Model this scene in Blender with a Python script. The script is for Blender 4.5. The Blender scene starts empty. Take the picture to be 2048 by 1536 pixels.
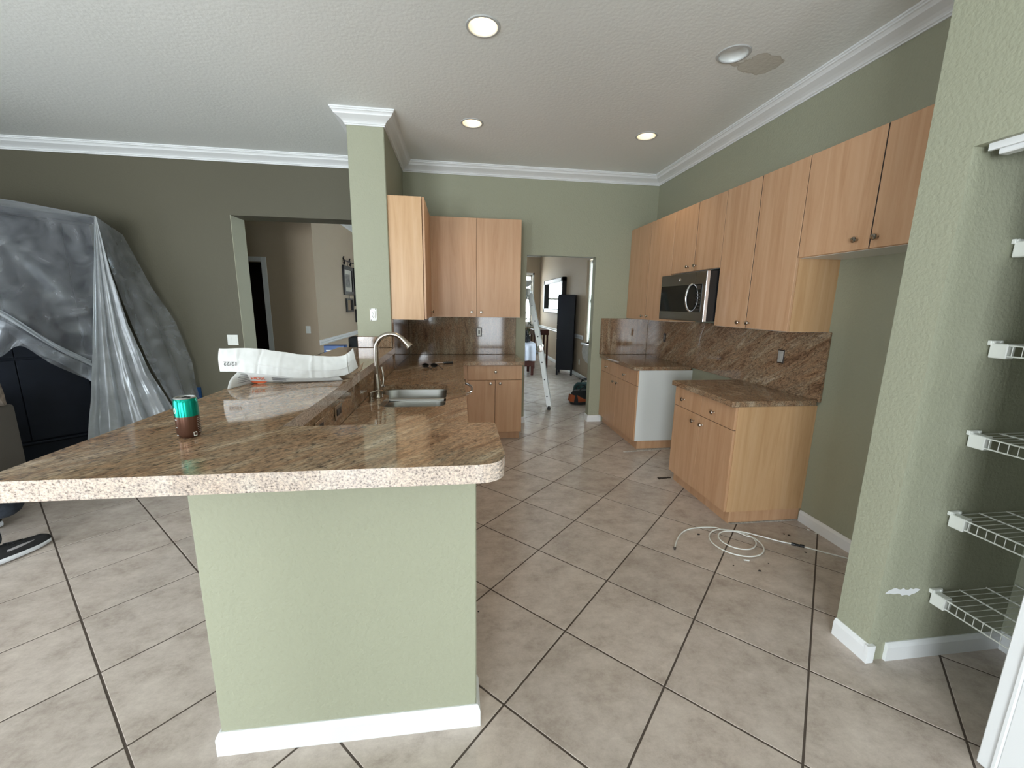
import bpy, bmesh, math, random
from mathutils import Vector, Matrix, noise
random.seed(7)
SC = bpy.context.scene
COL = SC.collection
pi = math.pi
R = math.radians

# ------------------------------------------------------------------ camera
F_PX, YAW, PITCH, ROLL, CAM_H = 818.63, 0.1327, -0.1917, 0.0159, 1.5329
def cam_axes():
    F = Vector((math.sin(YAW), math.cos(YAW), 0)); Rt = Vector((math.cos(YAW), -math.sin(YAW), 0)); U = Vector((0, 0, 1))
    F, U = math.cos(PITCH)*F + math.sin(PITCH)*U, math.cos(PITCH)*U - math.sin(PITCH)*F
    Rt, U = math.cos(ROLL)*Rt + math.sin(ROLL)*U, math.cos(ROLL)*U - math.sin(ROLL)*Rt
    return Rt, U, F
RT, UP, FW = cam_axes()
CAM = Vector((0, 0, CAM_H))
cd = bpy.data.cameras.new('camera'); co = bpy.data.objects.new('camera', cd); COL.objects.link(co)
cd.sensor_fit = 'HORIZONTAL'; cd.sensor_width = 36; cd.lens = 36*F_PX/2048; cd.clip_start = .02; cd.clip_end = 200
m = Matrix((RT, UP, -FW)).transposed().to_4x4(); m.translation = CAM; co.matrix_world = m
SC.camera = co
def ray(x, y): return FW + RT*((x-1024)/F_PX) + UP*((768-y)/F_PX)
def at_y(x, y, Y): r = ray(x, y); return CAM + r*(Y/r.y)
def at_z(x, y, Z): r = ray(x, y); return CAM + r*((Z-CAM_H)/r.z)
def at_x(x, y, X): r = ray(x, y); return CAM + r*(X/r.x)

# ------------------------------------------------------------------ view, world, lights
SC.view_settings.view_transform = 'Standard'; SC.view_settings.look = 'None'
SC.view_settings.exposure = 0.45; SC.view_settings.gamma = 1; SC.view_settings.use_curve_mapping = False
w = bpy.data.worlds.new('sky'); SC.world = w; w.use_nodes = True
nt = w.node_tree; bg = nt.nodes['Background']
bg.inputs['Color'].default_value = (.80, .90, 1.0, 1); bg.inputs['Strength'].default_value = 2.2

def area(name, loc, rot, sx, sy, power, col):
    l = bpy.data.lights.new(name, 'AREA'); l.shape = 'RECTANGLE'; l.size = sx; l.size_y = sy; l.energy = power; l.color = col
    o = bpy.data.objects.new(name, l); COL.objects.link(o); o.location = loc; o.rotation_euler = rot; return o
DAY = (.90, .96, 1.0)
area('family_daylight', (-5.55, -.55, 1.25), (0, R(-104), 0), 2.3, 3.4, 75, DAY)       # wide sliding doors in the left wall, behind the viewer
area('patio_daylight', (1.12, -4.3, 1.2), (R(96), 0, 0), .95, 2.2, 40, DAY)               # glazed patio door straight behind the viewer
area('garden_daylight', (-2.5, -4.3, 1.25), (R(109), 0, R(-24)), 3.2, 2.3, 400, DAY)      # wide sliders behind the viewer, to the left
area('dining_daylight', (2.95, 7.62, 1.6), (0, R(90), 0), 1.6, 1.25, 60, (.80, .90, 1.0)) # through the dining window
area('front_daylight', (1.3, 13.45, 1.7), (R(-90), 0, 0), 2.0, 1.5, 55, (.95, .98, 1.0))    # through the far window

# ------------------------------------------------------------------ materials
MATS = {}
def nodes(name):
    m = bpy.data.materials.new(name); m.use_nodes = True; t = m.node_tree
    return m, t, t.nodes['Principled BSDF']
def mat(name, col, rough=.5, metal=0., bump=0., bscale=60., var=0., vscale=3., spec=.5, emit=None, es=1., coat=0., detail=3., stretch=(1,1,1)):
    if name in MATS: return MATS[name]
    m, t, b = nodes(name)
    b.inputs['Base Color'].default_value = (*col, 1); b.inputs['Roughness'].default_value = rough
    b.inputs['Metallic'].default_value = metal; b.inputs['Specular IOR Level'].default_value = spec
    b.inputs['Coat Weight'].default_value = coat
    if emit: b.inputs['Emission Color'].default_value = (*emit, 1); b.inputs['Emission Strength'].default_value = es
    if bump or var:
        g = t.nodes.new('ShaderNodeNewGeometry'); mp = t.nodes.new('ShaderNodeMapping'); mp.inputs['Scale'].default_value = stretch
        t.links.new(g.outputs['Position'], mp.inputs['Vector'])
    if var:
        n = t.nodes.new('ShaderNodeTexNoise'); n.inputs['Scale'].default_value = vscale; n.inputs['Detail'].default_value = detail
        t.links.new(mp.outputs['Vector'], n.inputs['Vector'])
        r = t.nodes.new('ShaderNodeValToRGB'); r.color_ramp.elements[0].position = .3; r.color_ramp.elements[1].position = .7
        r.color_ramp.elements[0].color = (*[c*(1-var) for c in col], 1); r.color_ramp.elements[1].color = (*[min(1, c*(1+var)) for c in col], 1)
        t.links.new(n.outputs['Fac'], r.inputs['Fac']); t.links.new(r.outputs['Color'], b.inputs['Base Color'])
    if bump:
        n2 = t.nodes.new('ShaderNodeTexNoise'); n2.inputs['Scale'].default_value = bscale; n2.inputs['Detail'].default_value = 2
        t.links.new(mp.outputs['Vector'], n2.inputs['Vector'])
        bp = t.nodes.new('ShaderNodeBump'); bp.inputs['Strength'].default_value = bump; bp.inputs['Distance'].default_value = .004
        t.links.new(n2.outputs['Fac'], bp.inputs['Height']); t.links.new(bp.outputs['Normal'], b.inputs['Normal'])
    MATS[name] = m; return m

PAINT = mat('sage_paint', (.35, .36, .268), .6, bump=.7, bscale=70, spec=.3)
PAINT_LIT = mat('lit_sage_paint', (.47, .46, .35), .6, spec=.3)  # sage lightened to stand in for kitchen light on the opening's jamb
OLIVE_SHADE = mat('shade_darkened_olive_paint', (.108, .100, .070), .6, bump=.5, bscale=85, spec=.3)  # olive paint, darkened further to carry the family room's shade
TAN = mat('tan_paint', (.46, .37, .27), .65, bump=.35, bscale=70, spec=.3)
WHITE = mat('white_trim_paint', (.80, .82, .83), .35, spec=.5)
WHITEP = mat('white_plastic', (.78, .80, .76), .35)
MELA = mat('white_melamine', (.74, .77, .76), .3)
GROUT = mat('brown_grout', (.085, .065, .052), .9, bump=.3, bscale=300)
BLACK = mat('black_plastic', (.010, .011, .013), .28)
BLACKG = mat('black_glass', (.006, .007, .007), .05)
STEEL = mat('brushed_steel', (.36, .36, .35), .30, metal=1.)
STEELD = mat('dark_stainless', (.30, .285, .26), .32, metal=1.)
NICKEL = mat('brushed_nickel', (.42, .38, .33), .22, metal=1.)
CHROME = mat('chrome', (.75, .75, .76), .08, metal=1.)
ALU = mat('aluminium', (.42, .43, .42), .42, metal=.9)
NAVY = mat('dark_navy_lacquer', (.007, .010, .017), .55, spec=.2, var=.2, vscale=4)
HUTCH = mat('black_painted_wood', (.008, .010, .015), .5, spec=.25)
WALNUT = mat('dark_red_wood', (.10, .028, .02), .35)
SOFA = mat('grey_upholstery', (.12, .108, .098), .95, bump=.5, bscale=400)
CUSH = mat('mottled_beige_fabric', (.20, .165, .14), .95, var=.5, vscale=25, bump=.3, bscale=300)
TEALC = mat('teal_can_print', (.0, .30, .22), .22, metal=.75)
BROWNC = mat('brown_can_print', (.12, .055, .035), .25, metal=.6)
CARD = mat('white_cardboard', (.60, .61, .60), .75, var=.04, vscale=20, bump=.5, bscale=14)
CARDB = mat('brown_cardboard', (.36, .27, .19), .85)
ORANGE = mat('orange_print', (.80, .16, .06), .6)
GREYINK = mat('grey_print', (.16, .16, .17), .7)
INK = mat('black_ink', (.02, .02, .02), .6)
BAGB = mat('black_nylon', (.012, .014, .015), .8, bump=.4, bscale=200)
BAGO = mat('orange_nylon', (.32, .07, .02), .7)
BAGT = mat('dark_teal_nylon', (.008, .05, .05), .7)
DENIM = mat('dark_denim', (.028, .036, .050), .95, var=.35, vscale=30, bump=.4, bscale=200)
SHIRT = mat('grey_cotton', (.12, .13, .14), .95, bump=.2, bscale=200)
SKIN = mat('skin', (.50, .30, .21), .55)
HAIR = mat('dark_hair', (.02, .014, .01), .6, bump=.6, bscale=200)
RUBBER = mat('white_rubber', (.62, .64, .68), .6, var=.1, vscale=40)
SHOE = mat('black_mesh_fabric', (.012, .012, .014), .8, bump=.5, bscale=500)
SWOOSH = mat('light_grey_fabric', (.34, .33, .35), .7)
CLOTH = mat('white_cloth', (.70, .74, .84), .9, var=.06, vscale=9)
LEAF = mat('dark_green_leaves', (.03, .07, .025), .6)
BLUE = mat('blue_print', (.03, .10, .30), .4)
PATIO = mat('pale_concrete', (.50, .50, .47), .9, var=.1)
POOL = mat('pool_water', (.05, .30, .55), .1)
SHADEDARK = mat('shade_black_paint', (.03, .022, .018), .9)  # near-black colour standing in for shade in door seams and the hallway room
TAPE = mat('blue_tape', (.01, .07, .22), .6)
PRIMER = mat('bare_white_drywall', (.62, .62, .60), .8, var=.15, vscale=15)
DUST = mat('pale_thinset', (.42, .39, .35), .95, var=.3, vscale=60)
BLIND = mat('white_blind_fabric', (.85, .86, .80), .7)
BACKGL = mat('oil_frame_black', (.008, .007, .007), .4)
MIRROR = mat('mirror_glass', (.82, .84, .82), .03, metal=1.)
PHOTO = mat('grey_photograph', (.16, .16, .15), .35, var=.7, vscale=14)
MATB = mat('cream_mat_board', (.55, .53, .47), .7)
DARKB = mat('dark_outlet_brown', (.03, .022, .018), .4)
LTGREY = mat('pale_switch_face', (.42, .41, .38), .4)
BULB = mat('warm_bulb', (1, .9, .7), .4, emit=(1.0, .82, .50), es=5.)
BULBOFF = mat('frosted_unlit_bulb', (.80, .84, .84), .25)
BAFFLE = mat('white_baffle', (.85, .80, .76), .5)
TRIMG = mat('grey_white_trim', (.52, .54, .54), .4)
GLASS = None
def glass():
    m, t, b = nodes('clear_glass'); b.inputs['Base Color'].default_value = (.95, 1, .98, 1)
    b.inputs['Roughness'].default_value = .0; b.inputs['Transmission Weight'].default_value = 1; b.inputs['IOR'].default_value = 1.05
    return m
GLASS = glass()

def ceiling_mat():
    m, t, b = nodes('textured_ceiling_paint'); b.inputs['Roughness'].default_value = .8
    b.inputs['Specular IOR Level'].default_value = .2
    g = t.nodes.new('ShaderNodeNewGeometry')
    n2 = t.nodes.new('ShaderNodeTexNoise'); n2.inputs['Scale'].default_value = 42; n2.inputs['Detail'].default_value = 3
    t.links.new(g.outputs['Position'], n2.inputs['Vector'])
    bp = t.nodes.new('ShaderNodeBump'); bp.inputs['Strength'].default_value = .45; bp.inputs['Distance'].default_value = .004
    t.links.new(n2.outputs['Fac'], bp.inputs['Height']); t.links.new(bp.outputs['Normal'], b.inputs['Normal'])
    # a water stain beside the unlit fixture
    n = t.nodes.new('ShaderNodeTexNoise'); n.inputs['Scale'].default_value = 9; n.inputs['Detail'].default_value = 4
    t.links.new(g.outputs['Position'], n.inputs['Vector'])
    mp = t.nodes.new('ShaderNodeMapping'); mp.inputs['Location'].default_value = (-1.97/.15, -2.80/.10, 0); mp.inputs['Scale'].default_value = (1/.15, 1/.10, 0)
    t.links.new(g.outputs['Position'], mp.inputs['Vector'])
    ln = t.nodes.new('ShaderNodeVectorMath'); ln.operation = 'LENGTH'; t.links.new(mp.outputs['Vector'], ln.inputs[0])
    ma = t.nodes.new('ShaderNodeMath'); ma.operation = 'MULTIPLY_ADD'; ma.inputs[1].default_value = 1.6; t.links.new(n.outputs['Fac'], ma.inputs[0]); 
    t.links.new(ln.outputs['Value'], ma.inputs[2])
    r = t.nodes.new('ShaderNodeValToRGB'); cr = r.color_ramp
    cr.elements[0].position = .84; cr.elements[0].color = (.66, .65, .59, 1); cr.elements[1].position = .92; cr.elements[1].color = (.86, .885, .87, 1)
    e = cr.elements.new(.89); e.color = (.56, .54, .48, 1)
    sc_ = t.nodes.new('ShaderNodeMath'); sc_.operation = 'MULTIPLY'; sc_.inputs[1].default_value = .5; t.links.new(ma.outputs[0], sc_.inputs[0])
    t.links.new(sc_.outputs[0], r.inputs['Fac']); t.links.new(r.outputs['Color'], b.inputs['Base Color'])
    return m
CEIL = ceiling_mat()

def wood_mat(name, a, bcol, c):
    m, t, b = nodes(name); b.inputs['Roughness'].default_value = .38; b.inputs['Specular IOR Level'].default_value = .4
    g = t.nodes.new('ShaderNodeNewGeometry')
    mp = t.nodes.new('ShaderNodeMapping'); mp.inputs['Scale'].default_value = (14, 14, .9); t.links.new(g.outputs['Position'], mp.inputs['Vector'])
    oi = t.nodes.new('ShaderNodeObjectInfo')
    ad = t.nodes.new('ShaderNodeVectorMath'); ad.operation = 'ADD'; t.links.new(mp.outputs['Vector'], ad.inputs[0])
    ml = t.nodes.new('ShaderNodeMath'); ml.operation = 'MULTIPLY'; ml.inputs[1].default_value = 37; t.links.new(oi.outputs['Random'], ml.inputs[0])
    t.links.new(ml.outputs[0], ad.inputs[1])
    n = t.nodes.new('ShaderNodeTexNoise'); n.inputs['Scale'].default_value = 1.2; n.inputs['Detail'].default_value = 7; n.inputs['Roughness'].default_value = .62; n.inputs['Distortion'].default_value = .9
    t.links.new(ad.outputs[0], n.inputs['Vector'])
    r = t.nodes.new('ShaderNodeValToRGB'); cr = r.color_ramp
    cr.elements[0].position = .30; cr.elements[0].color = (*a, 1); cr.elements[1].position = .72; cr.elements[1].color = (*c, 1)
    e = cr.elements.new(.5); e.color = (*bcol, 1)
    t.links.new(n.outputs['Fac'], r.inputs['Fac']); t.links.new(r.outputs['Color'], b.inputs['Base Color'])
    return m
WOOD = wood_mat('light_maple', (.50, .285, .155), (.58, .35, .205), (.63, .40, .245))
WOODE = wood_mat('golden_maple_end_panel', (.53, .315, .155), (.60, .375, .20), (.65, .43, .245))

def granite_mat(name, rot, long_axis_scale=(16., 2.6, 16.), bright=1.):
    m, t, b = nodes(name); b.inputs['Roughness'].default_value = .06; b.inputs['Specular IOR Level'].default_value = .55
    g = t.nodes.new('ShaderNodeNewGeometry')
    mp = t.nodes.new('ShaderNodeMapping'); mp.vector_type = 'TEXTURE'; mp.inputs['Rotation'].default_value = rot
    t.links.new(g.outputs['Position'], mp.inputs['Vector'])
    m2 = t.nodes.new('ShaderNodeMapping'); m2.inputs['Scale'].default_value = long_axis_scale; t.links.new(mp.outputs['Vector'], m2.inputs['Vector'])
    v = t.nodes.new('ShaderNodeTexNoise'); v.inputs['Scale'].default_value = 1.; v.inputs['Detail'].default_value = 8; v.inputs['Roughness'].default_value = .72; v.inputs['Distortion'].default_value = .5
    t.links.new(m2.outputs['Vector'], v.inputs['Vector'])
    r = t.nodes.new('ShaderNodeValToRGB'); cr = r.color_ramp
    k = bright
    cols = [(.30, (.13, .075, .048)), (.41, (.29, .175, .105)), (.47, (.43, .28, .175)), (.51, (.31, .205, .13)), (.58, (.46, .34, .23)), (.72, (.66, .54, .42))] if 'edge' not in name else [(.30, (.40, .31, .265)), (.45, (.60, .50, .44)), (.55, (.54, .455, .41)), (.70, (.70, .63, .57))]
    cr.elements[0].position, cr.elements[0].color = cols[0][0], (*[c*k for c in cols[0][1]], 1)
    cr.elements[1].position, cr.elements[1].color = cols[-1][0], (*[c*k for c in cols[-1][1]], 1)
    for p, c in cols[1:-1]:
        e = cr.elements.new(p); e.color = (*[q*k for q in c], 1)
    t.links.new(v.outputs['Fac'], r.inputs['Fac'])
    s = t.nodes.new('ShaderNodeTexNoise'); s.inputs['Scale'].default_value = 95; s.inputs['Detail'].default_value = 4; s.inputs['Roughness'].default_value = .7
    m3 = t.nodes.new('ShaderNodeMapping'); m3.inputs['Scale'].default_value = (1.3, .6, 1.3); t.links.new(mp.outputs['Vector'], m3.inputs['Vector'])
    t.links.new(m3.outputs['Vector'], s.inputs['Vector'])
    rs = t.nodes.new('ShaderNodeValToRGB'); c2 = rs.color_ramp
    if 'edge' in name: s.inputs['Scale'].default_value = 150
    c2.elements[0].position = .34; c2.elements[0].color = (.14, .12, .12, 1); c2.elements[1].position = .66; c2.elements[1].color = (1.55, 1.5, 1.4, 1)
    e = c2.elements.new(.45); e.color = (.85, .85, .85, 1)
    t.links.new(s.outputs['Fac'], rs.inputs['Fac'])
    mx = t.nodes.new('ShaderNodeMix'); mx.data_type = 'RGBA'; mx.blend_type = 'MULTIPLY'; mx.inputs['Factor'].default_value = .85
    t.links.new(r.outputs['Color'], mx.inputs['A']); t.links.new(rs.outputs['Color'], mx.inputs['B'])
    t.links.new(mx.outputs['Result'], b.inputs['Base Color'])
    return m
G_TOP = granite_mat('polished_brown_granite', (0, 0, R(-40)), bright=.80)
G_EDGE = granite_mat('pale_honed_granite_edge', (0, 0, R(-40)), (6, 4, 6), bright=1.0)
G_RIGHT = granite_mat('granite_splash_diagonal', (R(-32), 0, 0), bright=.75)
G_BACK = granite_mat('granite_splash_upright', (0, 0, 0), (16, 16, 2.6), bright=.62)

def tile_mat():
    m, t, b = nodes('beige_ceramic_tile')
    g = t.nodes.new('ShaderNodeNewGeometry'); oi = t.nodes.new('ShaderNodeObjectInfo')
    n = t.nodes.new('ShaderNodeTexNoise'); n.inputs['Scale'].default_value = 5; n.inputs['Detail'].default_value = 10; n.inputs['Roughness'].default_value = .80; n.inputs['Distortion'].default_value = 0
    mp = t.nodes.new('ShaderNodeMapping'); mp.inputs['Scale'].default_value = (1.0, 1.25, 1); t.links.new(g.outputs['Position'], mp.inputs['Vector'])
    t.links.new(mp.outputs['Vector'], n.inputs['Vector'])
    r = t.nodes.new('ShaderNodeValToRGB'); cr = r.color_ramp
    cr.elements[0].position = .33; cr.elements[0].color = (.36, .300, .258, 1); cr.elements[1].position = .66; cr.elements[1].color = (.62, .545, .485, 1)
    e = cr.elements.new(.47); e.color = (.485, .418, .366, 1)
    t.links.new(n.outputs['Fac'], r.inputs['Fac'])
    hs = t.nodes.new('ShaderNodeHueSaturation'); t.links.new(r.outputs['Color'], hs.inputs['Color'])
    mr = t.nodes.new('ShaderNodeMapRange'); mr.inputs['To Min'].default_value = .93; mr.inputs['To Max'].default_value = 1.06
    t.links.new(oi.outputs['Random'], mr.inputs['Value']); t.links.new(mr.outputs['Result'], hs.inputs['Value'])
    t.links.new(hs.outputs['Color'], b.inputs['Base Color'])
    b.inputs['Roughness'].default_value = .27; b.inputs['Specular IOR Level'].default_value = .45
    n2 = t.nodes.new('ShaderNodeTexNoise'); n2.inputs['Scale'].default_value = 30; n2.inputs['Detail'].default_value = 3; t.links.new(g.outputs['Position'], n2.inputs['Vector'])
    bp = t.nodes.new('ShaderNodeBump'); bp.inputs['Strength'].default_value = .07; bp.inputs['Distance'].default_value = .003
    t.links.new(n2.outputs['Fac'], bp.inputs['Height']); t.links.new(bp.outputs['Normal'], b.inputs['Normal'])
    return m
TILE = tile_mat()

def film_mat(name, alpha, col=(.62, .65, .70)):
    m, t, b = nodes(name); t.nodes.remove(b); out = t.nodes['Material Output']
    tr = t.nodes.new('ShaderNodeBsdfTransparent'); tr.inputs['Color'].default_value = (.93, .95, .97, 1)
    df = t.nodes.new('ShaderNodeBsdfDiffuse'); df.inputs['Color'].default_value = (*col, 1)
    tl = t.nodes.new('ShaderNodeBsdfTranslucent'); tl.inputs['Color'].default_value = (*col, 1)
    gl = t.nodes.new('ShaderNodeBsdfGlossy'); gl.inputs['Roughness'].default_value = .22; gl.inputs['Color'].default_value = (.8, .85, .9, 1)
    m1 = t.nodes.new('ShaderNodeMixShader'); m1.inputs[0].default_value = .35; t.links.new(df.outputs[0], m1.inputs[1]); t.links.new(tl.outputs[0], m1.inputs[2])
    m2 = t.nodes.new('ShaderNodeMixShader'); m2.inputs[0].default_value = .13; t.links.new(m1.outputs[0], m2.inputs[1]); t.links.new(gl.outputs[0], m2.inputs[2])
    g = t.nodes.new('ShaderNodeNewGeometry')
    n = t.nodes.new('ShaderNodeTexNoise'); n.inputs['Scale'].default_value = 5; n.inputs['Detail'].default_value = 5; n.inputs['Distortion'].default_value = 1.2
    t.links.new(g.outputs['Position'], n.inputs['Vector'])
    r = t.nodes.new('ShaderNodeMapRange'); r.inputs['From Min'].default_value = .3; r.inputs['From Max'].default_value = .7
    r.inputs['To Min'].default_value = max(0, alpha-.14); r.inputs['To Max'].default_value = min(1, alpha+.14)
    t.links.new(n.outputs['Fac'], r.inputs['Value'])
    # film looks denser where it is seen edge-on
    lw = t.nodes.new('ShaderNodeLayerWeight'); lw.inputs['Blend'].default_value = .35
    ad = t.nodes.new('ShaderNodeMath'); ad.operation = 'MULTIPLY_ADD'; ad.inputs[1].default_value = .45; ad.use_clamp = True
    t.links.new(lw.outputs['Facing'], ad.inputs[0]); t.links.new(r.outputs['Result'], ad.inputs[2])
    m3 = t.nodes.new('ShaderNodeMixShader'); t.links.new(ad.outputs[0], m3.inputs[0]); t.links.new(tr.outputs[0], m3.inputs[1]); t.links.new(m2.outputs[0], m3.inputs[2])
    t.links.new(m3.outputs[0], out.inputs['Surface'])
    bp = t.nodes.new('ShaderNodeBump'); bp.inputs['Strength'].default_value = .3; bp.inputs['Distance'].default_value = .008
    t.links.new(n.outputs['Fac'], bp.inputs['Height'])
    for s in (df, gl): t.links.new(bp.outputs['Normal'], s.inputs['Normal'])
    return m
FILM = film_mat('clear_poly_film', .26)
FILMD = film_mat('gathered_poly_film', .72, (.66, .69, .72))

# ------------------------------------------------------------------ geometry helpers (world coordinates)
def BM(): return bmesh.new()
def box(bm, x0, x1, y0, y1, z0, z1, bev=0., seg=1):
    vs = [bm.verts.new((x, y, z)) for x in (x0, x1) for y in (y0, y1) for z in (z0, z1)]
    f = [(0, 1, 3, 2), (4, 6, 7, 5), (0, 4, 5, 1), (2, 3, 7, 6), (0, 2, 6, 4), (1, 5, 7, 3)]
    fs = [bm.faces.new([vs[i] for i in q]) for q in f]
    if bev:
        es = list({e for q in fs for e in q.edges}); bmesh.ops.bevel(bm, geom=es, offset=bev, segments=seg, affect='EDGES', profile=.5)
    return vs
def obox(bm, c, ux, hx, hy, z0, z1, bev=0.):
    """box with a horizontal heading: c centre (x,y), ux unit dir, half sizes"""
    ux = Vector((ux[0], ux[1], 0)).normalized(); uy = Vector((-ux.y, ux.x, 0)); c = Vector((c[0], c[1], 0))
    vs = [bm.verts.new(c + ux*a*hx + uy*b_*hy + Vector((0, 0, z))) for a in (-1, 1) for b_ in (-1, 1) for z in (z0, z1)]
    f = [(0, 1, 3, 2), (4, 6, 7, 5), (0, 4, 5, 1), (2, 3, 7, 6), (0, 2, 6, 4), (1, 5, 7, 3)]
    fs = [bm.faces.new([vs[i] for i in q]) for q in f]
    if bev:
        es = list({e for q in fs for e in q.edges}); bmesh.ops.bevel(bm, geom=es, offset=bev, segments=1, affect='EDGES')
def frame_of(d):
    d = d.normalized(); a = Vector((0, 0, 1)) if abs(d.z) < .9 else Vector((1, 0, 0))
    u = d.cross(a).normalized(); return u, d.cross(u).normalized()
def tube(bm, pts, rad, n=10, cap=True, closed=False):
    pts = [Vector(p) for p in pts]; rings = []; N = len(pts)
    rr = rad if isinstance(rad, (list, tuple)) else [rad]*N
    u = None
    for i, p in enumerate(pts):
        if closed: d = pts[(i+1) % N] - pts[i-1]
        else: d = (pts[min(i+1, N-1)] - pts[max(i-1, 0)])
        d.normalize()
        if u is None: u, v = frame_of(d)
        else:
            u = (u - d*u.dot(d)).normalized(); v = d.cross(u).normalized()
        rings.append([bm.verts.new(p + (u*math.cos(2*pi*k/n) + v*math.sin(2*pi*k/n))*rr[i]) for k in range(n)])
    for i in range(N if closed else N-1):
        a, b_ = rings[i], rings[(i+1) % N]
        for k in range(n):
            try: bm.faces.new((a[k], a[(k+1) % n], b_[(k+1) % n], b_[k]))
            except ValueError: pass
    if cap and not closed:
        bm.faces.new(rings[0][::-1]); bm.faces.new(rings[-1])
def lathe(bm, base, axis, prof, n=20, cap0=True, cap1=True):
    """prof: list of (radius, distance along axis)"""
    base = Vector(base); axis = Vector(axis).normalized(); u, v = frame_of(axis)
    rings = [[bm.verts.new(base + axis*h + (u*math.cos(2*pi*k/n) + v*math.sin(2*pi*k/n))*max(r, 1e-5)) for k in range(n)] for r, h in prof]
    for a, b_ in zip(rings, rings[1:]):
        for k in range(n): bm.faces.new((a[k], a[(k+1) % n], b_[(k+1) % n], b_[k]))
    if cap0: bm.faces.new(rings[0][::-1])
    if cap1: bm.faces.new(rings[-1])
def rpoly(pts, rads, seg=6):
    out = []; N = len(pts)
    for i in range(N):
        p = Vector(pts[i]).to_3d(); a = Vector(pts[i-1]).to_3d(); b_ = Vector(pts[(i+1) % N]).to_3d(); r = rads[i] if isinstance(rads, (list, tuple)) else rads
        if r <= 0: out.append((p.x, p.y)); continue
        da = (a-p).normalized(); db = (b_-p).normalized(); ang = da.angle(db); t_ = r/math.tan(ang/2)
        t_ = min(t_, (a-p).length*.49, (b_-p).length*.49)
        p0 = p+da*t_; p1 = p+db*t_
        for k in range(seg+1):
            s = k/seg; q = (1-s)**2*p0 + 2*s*(1-s)*p + s*s*p1; out.append((q.x, q.y))
    return out
def slab(bm, outer, z0, z1, holes=()):
    es = []
    for loop in [outer]+list(holes):
        vs = [bm.verts.new((x, y, z0)) for x, y in loop]
        es += [bm.edges.new((vs[i], vs[(i+1) % len(vs)])) for i in range(len(vs))]
    g = bmesh.ops.triangle_fill(bm, use_beauty=True, use_dissolve=False, edges=es)
    fs = [f for f in g['geom'] if isinstance(f, bmesh.types.BMFace)]
    e = bmesh.ops.extrude_face_region(bm, geom=fs)
    for v in e['geom']:
        if isinstance(v, bmesh.types.BMVert): v.co.z = z1
    bmesh.ops.recalc_face_normals(bm, faces=bm.faces[:])
def grid(bm, fn, nu, nv):
    vs = [[bm.verts.new(fn(i/nu, j/nv)) for j in range(nv+1)] for i in range(nu+1)]
    for i in range(nu):
        for j in range(nv): bm.faces.new((vs[i][j], vs[i+1][j], vs[i+1][j+1], vs[i][j+1]))
def ctrl(rows):
    """bilinear/catmull surface through rows of points"""
    def cr(p, t_):
        n = len(p)-1; x = min(max(t_*n, 0), n-1e-6); i = int(x); f = x-i
        a = p[max(i-1, 0)]; b_ = p[i]; c = p[i+1]; d = p[min(i+2, n)]
        return .5*((2*b_) + (c-a)*f + (2*a-5*b_+4*c-d)*f*f + (3*b_-a-3*c+d)*f**3)
    return lambda u, v: cr([cr(r, v) for r in rows], u)

def xf(o):
    m = Matrix.Translation(o.location) @ o.rotation_euler.to_matrix().to_4x4()
    return m
def part(name, bm, m, parent=None, smooth=False, normals=True, world=None, bevel=0.):
    if normals: bmesh.ops.recalc_face_normals(bm, faces=bm.faces[:])
    me = bpy.data.meshes.new(name); 
    if parent is not None:
        p = parent; M_ = Matrix.Identity(4)
        while p is not None: M_ = xf(p) @ M_; p = p.parent
        bmesh.ops.transform(bm, matrix=M_.inverted(), verts=bm.verts[:])
    bm.to_mesh(me); bm.free()
    if smooth:
        for q in me.polygons: q.use_smooth = True
        try: me.set_sharp_from_angle(angle=R(38))
        except Exception: pass
    for mm in (m if isinstance(m, (list, tuple)) else [m]): me.materials.append(mm)
    o = bpy.data.objects.new(name, me); COL.objects.link(o)
    if parent is not None: o.parent = parent
    if bevel:
        md = o.modifiers.new('bevel', 'BEVEL'); md.width = bevel; md.segments = 2; md.limit_method = 'ANGLE'; md.angle_limit = R(50)
    return o
def tag(o, label=None, cat=None, group=None, kind=None):
    if label: o['label'] = label
    if cat: o['category'] = cat
    if group: o['group'] = group
    if kind: o['kind'] = kind
    return o
def thing(name, label, cat, loc=(0, 0, 0), rz=0, group=None):
    o = bpy.data.objects.new(name, None); o.empty_display_size = .1; COL.objects.link(o); o.location = loc; o.rotation_euler = (0, 0, rz)
    return tag(o, label, cat, group)
def dup(o, parent=None):
    c = o.copy(); COL.objects.link(c); c.parent = parent
    for ch in [q for q in list(COL.objects) if q.parent == o]: dup(ch, c)
    return c
def struct(name, bm, m, label, parent=None, smooth=False, bevel=0.):
    o = part(name, bm, m, parent, smooth=smooth, bevel=bevel)
    if parent is None: tag(o, label, 'structure' if 0 else None, None, 'structure')
    return o
def text_mesh(name, s, size, M_, m, parent, ext=.0003, label=None):
    c = bpy.data.curves.new(name, 'FONT'); c.body = s; c.size = size; c.extrude = ext; c.align_x = 'CENTER'; c.align_y = 'CENTER'
    o = bpy.data.objects.new(name+'_tmp', c); COL.objects.link(o)
    bpy.context.view_layer.update()
    dg = bpy.context.evaluated_depsgraph_get(); me = bpy.data.meshes.new_from_object(o.evaluated_get(dg))
    bpy.data.objects.remove(o)
    bm = BM(); bm.from_mesh(me); bmesh.ops.transform(bm, matrix=M_, verts=bm.verts[:])
    p = part(name, bm, m, parent, normals=False)
    if label: p['label'] = label
    return p
def basis(o, ex, ey):
    ex = Vector(ex).normalized(); ey = Vector(ey).normalized(); ez = ex.cross(ey)
    M_ = Matrix((ex, ey, ez)).transposed().to_4x4(); M_.translation = Vector(o); return M_

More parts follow.
